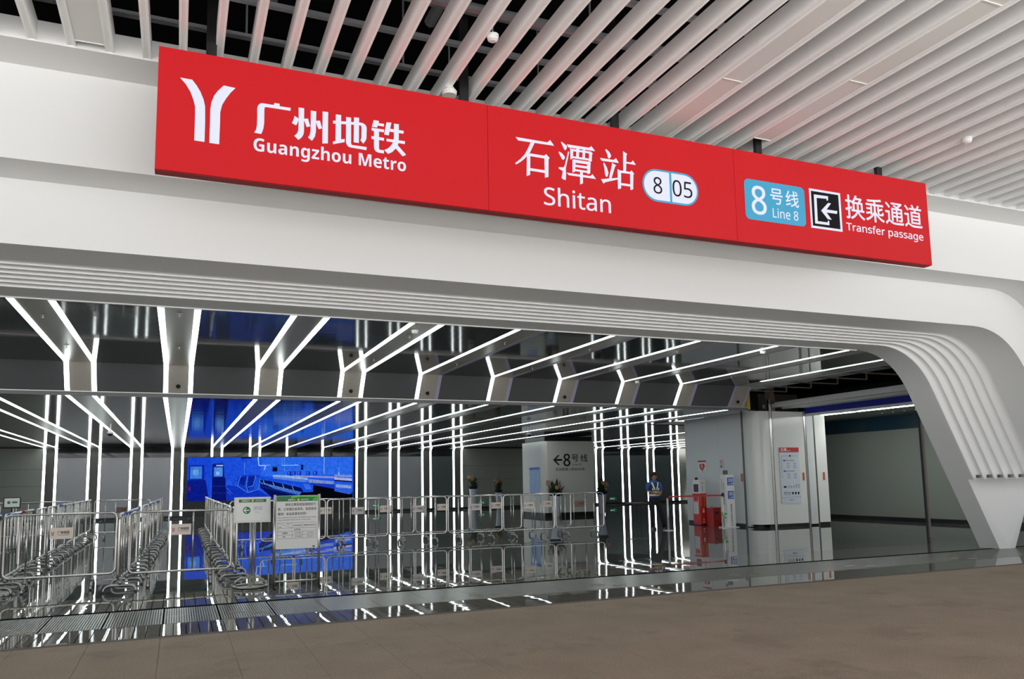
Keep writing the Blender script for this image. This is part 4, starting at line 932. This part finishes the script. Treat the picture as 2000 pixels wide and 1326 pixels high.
for i in range(8): f.rect(-0.10, -0.085, 0.62+0.04*i, 0.645+0.04*i).rect(0.05, 0.065, 0.60+0.04*i, 0.625+0.04*i)
sheet('small_print', f, M['yellow'], t, (0, -0.192, 0))
t = thing('white_box', (15.63, 21.38, 1.01), 'white box with dark printed panel standing on the red cabinet', 'box')
put('body', MB().bevbox(-0.125, 0.125, -0.18, 0.18, 0.0, 0.44, 0.01), M['paper'], t)
sheet('print', Flat().rect(-0.12, 0.14, 0.05, 0.30), M['purple'], t, (-0.127, 0, 0), (0, -1, 0), (0, 0, 1))
sheet('print', Flat().disc(0, 0.33, 0.03).rect(-0.015, 0.015, 0.08, 0.26), M['ledoff'], t, (0, -0.182, 0))
put('knob', MB().lathe([(0.05, 0.44), (0.055, 0.47), (0.04, 0.51), (0.01, 0.52)], 10, (-0.05, 0.06, 0)), M['black'], t)
t = thing('red_bin', (15.83, 20.93, 0), 'low dark red bin beside the red cabinet', 'bin')
put('body', MB().bevbox(-0.165, 0.165, -0.16, 0.16, 0.0, 0.54, 0.02), M['bin'], t)
put('rim', MB().bevbox(-0.175, 0.175, -0.17, 0.17, 0.53, 0.56, 0.02), M['redwrap'], t)
sheet('print', Flat().poly([(-0.06, 0.44), (0.08, 0.44), (0.01, 0.32)]).line((-0.07, 0.16), (0.06, 0.16), 0.01).line((-0.07, 0.12), (0.06, 0.12), 0.01), M['bluecloth'], t, (-0.02, -0.162, 0))
for q in range(4):
    put('bottle_top', MB().lathe([(0.03, 0.50), (0.03, 0.57), (0.012, 0.60)], 8, (-0.10+0.07*q, 0.05*(q % 2), 0)), M['ledoff'], t)
# information column
t = thing('information_column', (15.56, 19.86, 0), 'white square information column with blue panels beside the partition', 'information stand')
put('base', MB().bevbox(-0.24, 0.24, -0.22, 0.22, 0.0, 0.02, 0.03), M['plastic'], t)
put('body', MB().bevbox(-0.15, 0.15, -0.15, 0.15, 0.02, 1.60, 0.006), M['paper'], t)
put('top_screen', MB().box(-0.13, 0.03, -0.02, 0.01, 1.60, 1.73), M['screengrey'], t)
sheet('blue_panel', Flat().rect(-0.11, 0.12, 1.27, 1.51).rect(-0.11, 0.12, 0.86, 1.10), M['posterblue'], t, (0, -0.152, 0))
f = Flat()
for z in (1.27, 0.86):
    for i in range(4): f.rect(-0.06+0.045*i, -0.04+0.045*i, z+0.10, z+0.21)
    f.disc(-0.04, z+0.04, 0.018).disc(0.04, z+0.045, 0.022).rect(0.07, 0.10, z+0.03, z+0.07)
sheet('panel_marks', f, M['paper'], t, (0, -0.154, 0))
f = Flat()
for i, ch in enumerate('自助服务信息查询点'): f.text(ch, -0.03, 0.03, 0.66-0.066*i, 0.71-0.066*i, 0.02)
f.text(S('360'), -0.03, 0.04, 0.05, 0.09, 0.02)
sheet('lettering', f, M['ink'], t, (0, -0.154, 0))
f = Flat()
for i in range(17):
    f.rect(-0.08, -0.05, 0.72+0.045*i, 0.745+0.045*i)
    if i < 13: f.rect(0.02, 0.05, 0.72+0.05*i, 0.75+0.05*i)
f.rect(-0.13, 0.13, 0.695, 0.70)
sheet('side_print', f, M['ink'], t, (-0.152, 0, 0), (0, -1, 0), (0, 0, 1))
sheet('green_sticker', Flat().poly([(-0.15, 0.33), (0.13, 0.40), (0.13, 0.44), (-0.15, 0.47)]).rect(-0.05, 0.10, 0.28, 0.32, 0.0003), M['lime'], t, (-0.154, 0, 0), (0, -1, 0), (0, 0, 1))
# wall posters
t = thing('heart_poster', (16.085, 21.78, 1.70), 'white poster with a red heart on the grey partition above the red cabinet', 'poster')
put('sheet', MB().box(-0.004, 0.004, -0.225, 0.225, 0.0, 0.38), M['paper'], t)
hp = [(0.15*math.sin(a)**3, 0.165+0.0095*(13*math.cos(a)-5*math.cos(2*a)-2*math.cos(3*a)-math.cos(4*a))) for a in [2*PI*i/30 for i in range(30)]][::-1]
sheet('print', Flat().rect(-0.225, 0.225, 0.33, 0.38).poly(hp), M['redink'], t, (-0.006, 0, 0), (0, -1, 0), (0, 0, 1))
sheet('bolt_mark', Flat().poly([(0.03, 0.29), (-0.05, 0.17), (0.0, 0.17), (-0.03, 0.06), (0.06, 0.19), (0.01, 0.19)]).line((-0.12, 0.18), (-0.07, 0.24), 0.02), M['paper'], t, (-0.008, 0, 0), (0, -1, 0), (0, 0, 1))
t = thing('prohibition_poster', (16.085, 20.76, 1.77), 'small narrow white prohibition notice on the grey partition', 'poster')
put('sheet', MB().box(-0.004, 0.004, -0.10, 0.10, 0.0, 0.34), M['paper'], t)
f = Flat()
for i in range(24):
    a, b = 2*PI*i/24, 2*PI*(i+1)/24
    f.poly([(0.07*math.cos(a), 0.24+0.07*math.sin(a)), (0.07*math.cos(b), 0.24+0.07*math.sin(b)), (0.052*math.cos(b), 0.24+0.052*math.sin(b)), (0.052*math.cos(a), 0.24+0.052*math.sin(a))])
f.line((-0.045, 0.285), (0.045, 0.195), 0.016, 0.0003).rect(-0.08, 0.08, 0.135, 0.15)
sheet('print', f, M['redink'], t, (-0.006, 0, 0), (0, -1, 0), (0, 0, 1))
sheet('print', Flat().rect(-0.03, 0.04, 0.225, 0.24).rect(-0.06, 0.06, 0.04, 0.06).rect(-0.05, 0.05, 0.08, 0.12), M['ink'], t, (-0.008, 0, 0), (0, -1, 0), (0, 0, 1))
# station notice on the partition
t = thing('station_notice', (17.25, 18.985, 0.70), 'tall pale station notice with a red header on the white partition', 'notice board')
put('panel', MB().box(-0.38, 0.38, -0.012, 0.012, 0.0, 1.69), mat('notice_pale', srgb(206, 212, 222), 0.35), t)
sheet('header', Flat().rect(-0.38, 0.38, 1.545, 1.69), M['redink'], t, (0, -0.0135, 0))
sheet('lettering', Flat().text('石潭', -0.33, -0.10, 1.575, 1.67, 0.02).text(S('Shitan'), -0.09, 0.04, 1.58, 1.61, 0.02), M['paper'], t, (0, -0.0145, 0))
f = Flat()
f.rect(-0.31, 0.33, 1.432, 1.438).rect(-0.313, -0.305, 0.76, 1.435).disc(0.02, 1.435, 0.03)
for z, n in ((1.27, 3), (0.95, 3)):
    f.rect(-0.25, -0.16, z, z+0.045); f.text('首班 末班时间', -0.13, 0.17, z+0.005, z+0.04, 0.02)
    for i in range(n): f.text('方向', -0.12, -0.02, z-0.08-0.06*i, z-0.05-0.06*i, 0.02).text(S('6:00'), 0.14, 0.24, z-0.08-0.06*i, z-0.05-0.06*i, 0.02)
f.rect(-0.28, -0.18, 0.47, 0.52)
for i in range(5):
    f.rect(-0.12+0.10*i, -0.06+0.10*i, 0.50, 0.515).rect(-0.12+0.10*i, -0.06+0.10*i, 0.465, 0.475)
    if i > 2: f.rect(-0.12+0.10*i, -0.06+0.10*i, 0.55, 0.565)
f.text('服务热线', -0.28, -0.02, 0.30, 0.34, 0.02).text('24小时', -0.28, -0.02, 0.25, 0.285, 0.02)
for u in (0.06, 0.17, 0.28): f.disc(u, 0.305, 0.035).rect(u-0.03, u+0.03, 0.25, 0.262)
f.line((-0.37, 0.165), (-0.20, 0.165), 0.006).line((-0.20, 0.165), (-0.12, 0.185), 0.006, 0.0002).line((-0.12, 0.185), (0.37, 0.185), 0.006, 0.0003)
f.text('出口', -0.08, 0.08, 0.08, 0.125, 0.02)
sheet('print', f, M['signblack'], t, (0, -0.0135, 0))
sheet('line_tag', Flat().rect(-0.25, -0.16, 1.27, 1.315, 0.001).rect(-0.25, -0.16, 0.95, 0.995, 0.001), M['posterblue'], t, (0, -0.0138, 0))
# map on the block's left face
t = thing('wall_map', (14.035, 30.72, 0.90), 'pale blue area map on the left face of the white block', 'map')
put('sheet', MB().box(-0.004, 0.004, -0.52, 0.52, 0.0, 1.16), M['mapblue'], t)
sheet('header', Flat().rect(-0.52, 0.52, 1.06, 1.16), M['posterblue'], t, (-0.006, 0, 0), (0, -1, 0), (0, 0, 1))
f = Flat()
random.seed(9)
for i in range(26):
    u, v = random.uniform(-0.42, 0.42), random.uniform(0.08, 0.98); a = random.uniform(0, PI); l = random.uniform(0.05, 0.2)
    f.line((u, v), (max(-0.5, min(0.5, u+l*math.cos(a))), max(0.03, min(1.03, v+l*math.sin(a)))), 0.012, 0.0002*i)
sheet('print', f, M['posterblue'], t, (-0.006, 0, 0), (0, -1, 0), (0, 0, 1))
# small grey table behind the guard
t = thing('folding_table', (15.35, 24.8, 0), 'small dim grey folding table behind the guard', 'table')
put('top', MB().box(-0.32, 0.36, -0.20, 0.20, 0.63, 0.66), M['satindark'], t)
for u in (-0.24, 0.10):
    put('leg', MB().tube([(u, -0.14, 0.0), (u, -0.14, 0.63)], 0.012, 6), M['rubber'], t); put('leg', MB().tube([(u, 0.14, 0.0), (u, 0.14, 0.63)], 0.012, 6), M['rubber'], t)

# ================================================================== FLOWER VASES
random.seed(21)
def flower_vase(x, y, s, vh, r, lab, spread, tall, seed):
    rnd = random.Random(seed)
    t = thing('flower_vase', (x, y, 0), lab, 'flower vase', 'flower arrangements in tall white vases')
    put('vase', MB().lathe([(r*0.55, 0.0), (r*0.6, 0.04), (r*0.75, vh*0.5), (r, vh*0.95), (r*1.05, vh), (r*0.9, vh)], 18).mesh('vase', True), M['vase'], t)
    w = MB()
    for i in range(14):
        a = 2*PI*i/14; b = a+0.5; rr = r*(1.15+0.2*rnd.random())
        w.face([(r*0.95*math.cos(a), r*0.95*math.sin(a), vh-0.02), (r*0.95*math.cos(b), r*0.95*math.sin(b), vh-0.02), (rr*math.cos(b), rr*math.sin(b), vh+0.13+0.05*rnd.random()), (rr*math.cos(a), rr*math.sin(a), vh+0.10+0.08*rnd.random())])
    put('wrap', w, M['bluecloth'], t)
    for i in range(64):
        a = rnd.uniform(0, 2*PI); q = rnd.uniform(0.15, 1.0)*spread; hh = vh+0.08+tall*rnd.uniform(0.2, 1.0)*(1.1-0.4*q/spread)
        base = Vector((0.3*q*math.cos(a), 0.3*q*math.sin(a), vh+rnd.uniform(0, 0.2))); tip = Vector((q*math.cos(a), q*math.sin(a), hh))
        mid = (base+tip)/2+Vector((0, 0, 0.04)); wv = Vector((-math.sin(a), math.cos(a), 0))*rnd.uniform(0.02, 0.065)
        lf = MB().face([base, mid-wv, tip]).face([base, tip, mid+wv])
        lf.face([base+Vector((0,0,0.004)), mid+wv*0.8+Vector((0.01,0,0.01)), tip, mid-wv*0.8+Vector((0.01,0,0.01))])
        put('leaf', lf, M['leaf'], t)
    for i in range(11):
        a = rnd.uniform(0, 2*PI); q = rnd.uniform(0.35, 0.95)*spread; z = vh+0.12+tall*rnd.uniform(0.15, 0.75)
        c = Vector((q*math.cos(a), q*math.sin(a)-0.03, z)); n = Vector((math.cos(a)*0.5, math.sin(a)*0.5-0.8, 0.3)).normalized()
        u = n.cross(Vector((0, 0, 1))).normalized(); v = u.cross(n); R_ = rnd.uniform(0.07, 0.11)
        pt = MB()
        for k in range(9):
            b0, b1 = 2*PI*k/9, 2*PI*(k+0.85)/9; bm2 = (b0+b1)/2
            pt.face([c+n*0.01, c+(u*math.cos(b0)+v*math.sin(b0))*R_*0.6, c+(u*math.cos(bm2)+v*math.sin(bm2))*R_+n*0.015, c+(u*math.cos(b1)+v*math.sin(b1))*R_*0.6])
        fo = put('flower', pt, M['petal'], t)
        put('flower_heart', MB().lathe([(0.02, 0.0), (0.022, 0.01), (0.01, 0.02)], 8, tuple(c+n*0.012)), M['petalcore'], fo)
        put('stem', MB().tube([(0.2*c.x, 0.2*c.y, vh-0.05), tuple(c)], 0.005, 5), M['leaf'], t)
flower_vase(14.6, 39.9, 1, 1.10, 0.20, 'flowers in a tall white vase by the back wall, leftmost of the four', 0.36, 0.75, 1)
flower_vase(16.05, 39.9, 1, 0.88, 0.17, 'flowers in a tall white vase by the back wall, second from the left', 0.28, 0.85, 2)
flower_vase(14.28, 29.2, 1, 0.86, 0.24, 'wide flower arrangement in a white vase before the white block', 0.42, 0.72, 3)
flower_vase(16.98, 30.2, 1, 0.86, 0.20, 'flowers in a white vase at the right corner of the white block', 0.26, 0.75, 4)

# ================================================================== GUARD
def skin_mesh(name, verts, edges, root=0, sub=2):
    me = bpy.data.meshes.new('tmp'); me.from_pydata([v[0] for v in verts], edges, [])
    ob = bpy.data.objects.new('tmp', me); COL.objects.link(ob)
    md = ob.modifiers.new('skin', 'SKIN'); md.use_smooth_shade = True; md.branch_smoothing = 0.6
    for i, v in enumerate(verts):
        r = v[1]; r = r if isinstance(r, tuple) else (r, r)
        me.skin_vertices[0].data[i].radius = r; me.skin_vertices[0].data[i].use_root = (i == root)
    sb = ob.modifiers.new('sub', 'SUBSURF'); sb.levels = sub; sb.render_levels = sub
    dg = bpy.context.evaluated_depsgraph_get(); dg.update()
    out = bpy.data.meshes.new_from_object(ob.evaluated_get(dg)); out.name = name
    bpy.data.objects.remove(ob); bpy.data.meshes.remove(me); return out
def chain(*idx): return list(zip(idx[:-1], idx[1:]))
g = thing('person', (13.28, 20.42, 0), 'person in dark cap and blue shirt with reflective vest standing with hands joined', 'person', None, math.radians(-8))
hx, hy = 0.035, -0.05    # head turned to the person's left
JV = [((0,0,0.94),(0.118,0.09)), ((0,0.005,1.08),(0.115,0.085)), ((0,0.0,1.22),(0.125,0.092)), ((0,0.0,1.36),(0.108,0.078)), ((0,0.0,1.44),0.055), ((0.008,-0.012,1.50),0.050),
      ((hx*0.6,hy*0.5,1.540),(0.070,0.078)), ((0.012,-0.01,1.60),(0.086,0.098)), ((0.005,0,1.66),(0.072,0.084)),
      ((-0.145,0,1.38),0.048), ((-0.205,0.0,1.26),0.039), ((-0.225,-0.03,1.155),0.034), ((-0.12,-0.15,1.10),0.031), ((0.0,-0.215,1.075),0.028),
      ((0.145,0,1.38),0.048), ((0.205,0.0,1.25),0.039), ((0.225,-0.03,1.135),0.034), ((0.15,-0.15,1.085),0.031), ((0.07,-0.225,1.06),0.028),
      ((-0.092,0,0.88),0.092), ((-0.10,-0.02,0.66),0.072), ((-0.09,-0.035,0.49),0.056), ((-0.075,0.01,0.27),0.05), ((-0.06,0.02,0.09),0.036), ((-0.075,-0.10,0.04),0.022),
      ((0.092,0,0.88),0.092), ((0.14,-0.035,0.66),0.072), ((0.19,-0.06,0.49),0.056), ((0.245,-0.05,0.27),0.05), ((0.29,-0.04,0.09),0.036), ((0.33,-0.15,0.04),0.022)]
JE = chain(0,1,2,3,4,5,6,7,8) + [(3,9)] + chain(9,10,11,12,13) + [(3,14)] + chain(14,15,16,17,18) + [(0,19)] + chain(19,20,21,22,23,24) + [(0,25)] + chain(25,26,27,28,29,30)
put('body', skin_mesh('body', JV, JE), M['skin'], g)
def grow(ids, k, edges, over={}):
    mp_ = {i: n for n, i in enumerate(ids)}
    vs = []
    for i in ids:
        co, r = JV[i]; co = over.get(i, co)
        vs.append((co, tuple(q+k for q in r) if isinstance(r, tuple) else r+k))
    return vs, [(mp_[a], mp_[b]) for a, b in edges]
def ell(mb, secs, n=20):
    mb.grid([[(cx+rx*math.cos(2*PI*i/n), cy+ry*math.sin(2*PI*i/n), z) for i in range(n+1)] for z, cx, cy, rx, ry in secs]); return mb
sm = ell(MB(), [(0.90,0,0,0.155,0.118),(0.98,0,0,0.158,0.120),(1.10,0,0,0.155,0.116),(1.22,0,0,0.165,0.118),(1.32,0,0,0.178,0.114),(1.385,0,0,0.175,0.102),(1.425,0,0,0.135,0.086),(1.455,0.002,-0.002,0.082,0.070),(1.485,0.005,-0.006,0.060,0.060)])
for sx, ez in ((-1, 1.17), (1, 1.16)):
    sm.tube([(sx*0.150,0,1.385),(sx*0.185,0,1.345),(sx*0.212,-0.005,1.27),(sx*0.228,-0.022,ez)], [0.052,0.062,0.058,0.052], 12)
put('shirt', sm.mesh('shirt', True), M['shirt'], g)
vm = ell(MB(), [(0.985,0,0,0.166,0.130),(1.10,0,0,0.165,0.127),(1.22,0,0,0.174,0.129),(1.32,0,0,0.172,0.124),(1.385,0,0,0.140,0.112),(1.432,0,0.012,0.118,0.078)])
vest = put('vest', vm.mesh('vest', True), M['vest'], g)
tm = ell(MB(), [(0.985,0,0,0.150,0.114),(0.94,0,0,0.160,0.124),(0.86,0,0,0.172,0.130),(0.78,0.01,0,0.165,0.122),(0.72,0.015,0,0.06,0.07)])
tm.tube([(-0.085,0,0.88),(-0.095,-0.01,0.68),(-0.09,-0.035,0.49),(-0.075,0.005,0.27),(-0.06,0.015,0.05)], [0.088,0.082,0.068,0.062,0.058], 14)
tm.tube([(0.085,0,0.88),(0.135,-0.02,0.68),(0.19,-0.055,0.49),(0.245,-0.045,0.27),(0.29,-0.04,0.05)], [0.088,0.082,0.068,0.062,0.058], 14)
put('trousers', tm.mesh('trousers', True), M['trousers'], g)
def ringband(z, rx, ry, h, name, m, n=28, a0=0, a1=2*PI, parent=None):
    mb = MB(); pts = [a0+(a1-a0)*i/n for i in range(n+1)]
    mb.grid([[(rx*math.cos(a), ry*math.sin(a), z-h/2) for a in pts], [(rx*1.01*math.cos(a), ry*1.01*math.sin(a), z) for a in pts], [(rx*math.cos(a), ry*math.sin(a), z+h/2) for a in pts]])
    return put(name, mb, m, parent)
ringband(1.025, 0.170, 0.134, 0.055, 'reflective_strip', M['reflect'], parent=vest)
ringband(1.12, 0.168, 0.131, 0.022, 'reflective_strip', M['reflect'], parent=vest)
for sx in (-1, 1):
    mb = MB().grid([[(sx*0.115, -0.050, 1.418), (sx*0.075, -0.072, 1.418)], [(sx*0.118, -0.088, 1.385), (sx*0.070, -0.106, 1.385)], [(sx*0.100, -0.112, 1.32), (sx*0.055, -0.126, 1.32)], [(sx*0.065, -0.133, 1.22), (sx*0.022, -0.137, 1.22)]])
    put('reflective_strip', mb, M['reflect'], vest)
    put('chest_patch', MB().box(sx*0.065-0.045, sx*0.065+0.045, -0.142, -0.134, 1.17, 1.235), M['paper'], vest)
    put('patch_mark', MB().box(sx*0.065-0.022, sx*0.065+0.015, -0.144, -0.141, 1.185, 1.22), M['vest'], vest)
    sh = MB()
    fx_, fy_ = ((-0.068, -0.03) if sx < 0 else (0.305, -0.075))
    sh.grid([[(fx_+0.047*k_*math.cos(2*PI*i/18), fy_-0.03+0.135*k_*math.sin(2*PI*i/18)+(0.03 if k_ < 0.8 else 0), hh) for i in range(19)] for hh, k_ in ((0.0, 1.0), (0.03, 1.02), (0.055, 0.92), (0.078, 0.70), (0.095, 0.45), (0.10, 0.05))])
    put('shoe', sh, M['shoe'], g)
    ear = MB().lathe([(0.004, -0.03), (0.016, -0.01), (0.018, 0.012), (0.006, 0.028)], 8, (0.008+sx*0.066*0.85, -0.0+sx*0.03, 1.585))
    put('ear', ear, M['skin'], g)
# face, turned about fifty degrees to the side
fd = Vector((math.sin(math.radians(50)), -math.cos(math.radians(50)), 0)); fs = Vector((math.cos(math.radians(50)), math.sin(math.radians(50)), 0)); hc = Vector((0.012, -0.012, 1.585))
nb_ = MB().tube([tuple(hc+fd*0.080+Vector((0,0,0.02))), tuple(hc+fd*0.094+Vector((0,0,-0.005))), tuple(hc+fd*0.100+Vector((0,0,-0.020))), tuple(hc+fd*0.082+Vector((0,0,-0.028)))], [0.006, 0.008, 0.010, 0.007], 8)
put('nose', nb_, M['skin'], g)
for s in (-1, 1):
    put('eye', MB().lathe([(0.002, -0.006), (0.008, 0.0), (0.002, 0.006)], 8, tuple(hc+fd*0.078+fs*0.03*s+Vector((0,0,0.008)))), M['hair'], g)
    put('eyebrow', MB().tube([tuple(hc+fd*0.08+fs*0.015*s+Vector((0,0,0.026))), tuple(hc+fd*0.075+fs*0.045*s+Vector((0,0,0.024)))], 0.004, 5), M['hair'], g)
put('mouth', MB().tube([tuple(hc+fd*0.080+fs*-0.02+Vector((0,0,-0.052))), tuple(hc+fd*0.086+Vector((0,0,-0.050))), tuple(hc+fd*0.080+fs*0.02+Vector((0,0,-0.052)))], 0.004, 5), M['redink'], g)
put('hair', MB().lathe([(0.076, 1.575), (0.092, 1.60), (0.090, 1.64), (0.05, 1.665)], 18, (-0.004, 0.014, 0)), M['hair'], g)
cap = MB().lathe([(0.097, 1.622), (0.101, 1.65), (0.094, 1.69), (0.066, 1.712), (0.01, 1.72)], 20, (0.008, -0.002, 0)).mesh('cap', True)
cp = put('cap', cap, M['hair'], g)
bc = Vector((0.008, -0.002, 1.632))
br = [bc+fd*0.075*math.cos(a)*1.0+fs*0.085*math.sin(a) for a in [-PI/2+PI*i/8 for i in range(9)]]
br2 = [bc+fd*(0.06+0.135*math.cos(a))+fs*0.085*math.sin(a)+Vector((0,0,-0.016)) for a in [-PI/2+PI*i/8 for i in range(9)]]
put('peak', MB().grid([[tuple(p) for p in br], [tuple(p) for p in br2], [tuple(p+Vector((0,0,-0.008))) for p in br2], [tuple(p+Vector((0,0,-0.010))) for p in br]]), M['hair'], cp)
# hands: palm, four fingers and thumb, laid over each other
for sx, w0, dirv in ((-1, Vector((0.0, -0.215, 1.075)), Vector((0.9, -0.25, -0.25))), (1, Vector((0.07, -0.225, 1.06)), Vector((-0.9, -0.30, 0.05)))):
    dv = dirv.normalized(); up = Vector((0, 0, 1)); up = (up-dv*up.dot(dv)).normalized()
    mb = MB().tube([tuple(w0-dv*0.02), tuple(w0+dv*0.03), tuple(w0+dv*0.075)], [0.024, 0.032, 0.030], 8)
    for k, ln in enumerate((0.066, 0.076, 0.072, 0.056)):
        b0 = w0+dv*0.07+up*(0.030-0.02*k); nrm_ = dv.cross(up)*(-sx)
        mb.tube([tuple(b0), tuple(b0+dv*ln*0.45), tuple(b0+dv*ln*0.75-nrm_*0.012), tuple(b0+dv*ln*0.9-nrm_*0.028)], [0.0095, 0.009, 0.008, 0.007], 6)
    mb.tube([tuple(w0+dv*0.02+up*0.02), tuple(w0+dv*0.045+up*0.045), tuple(w0+dv*0.075+up*0.05)], [0.011, 0.010, 0.008], 6)
    put('hand', mb.mesh('hand', True), M['skin'], g)
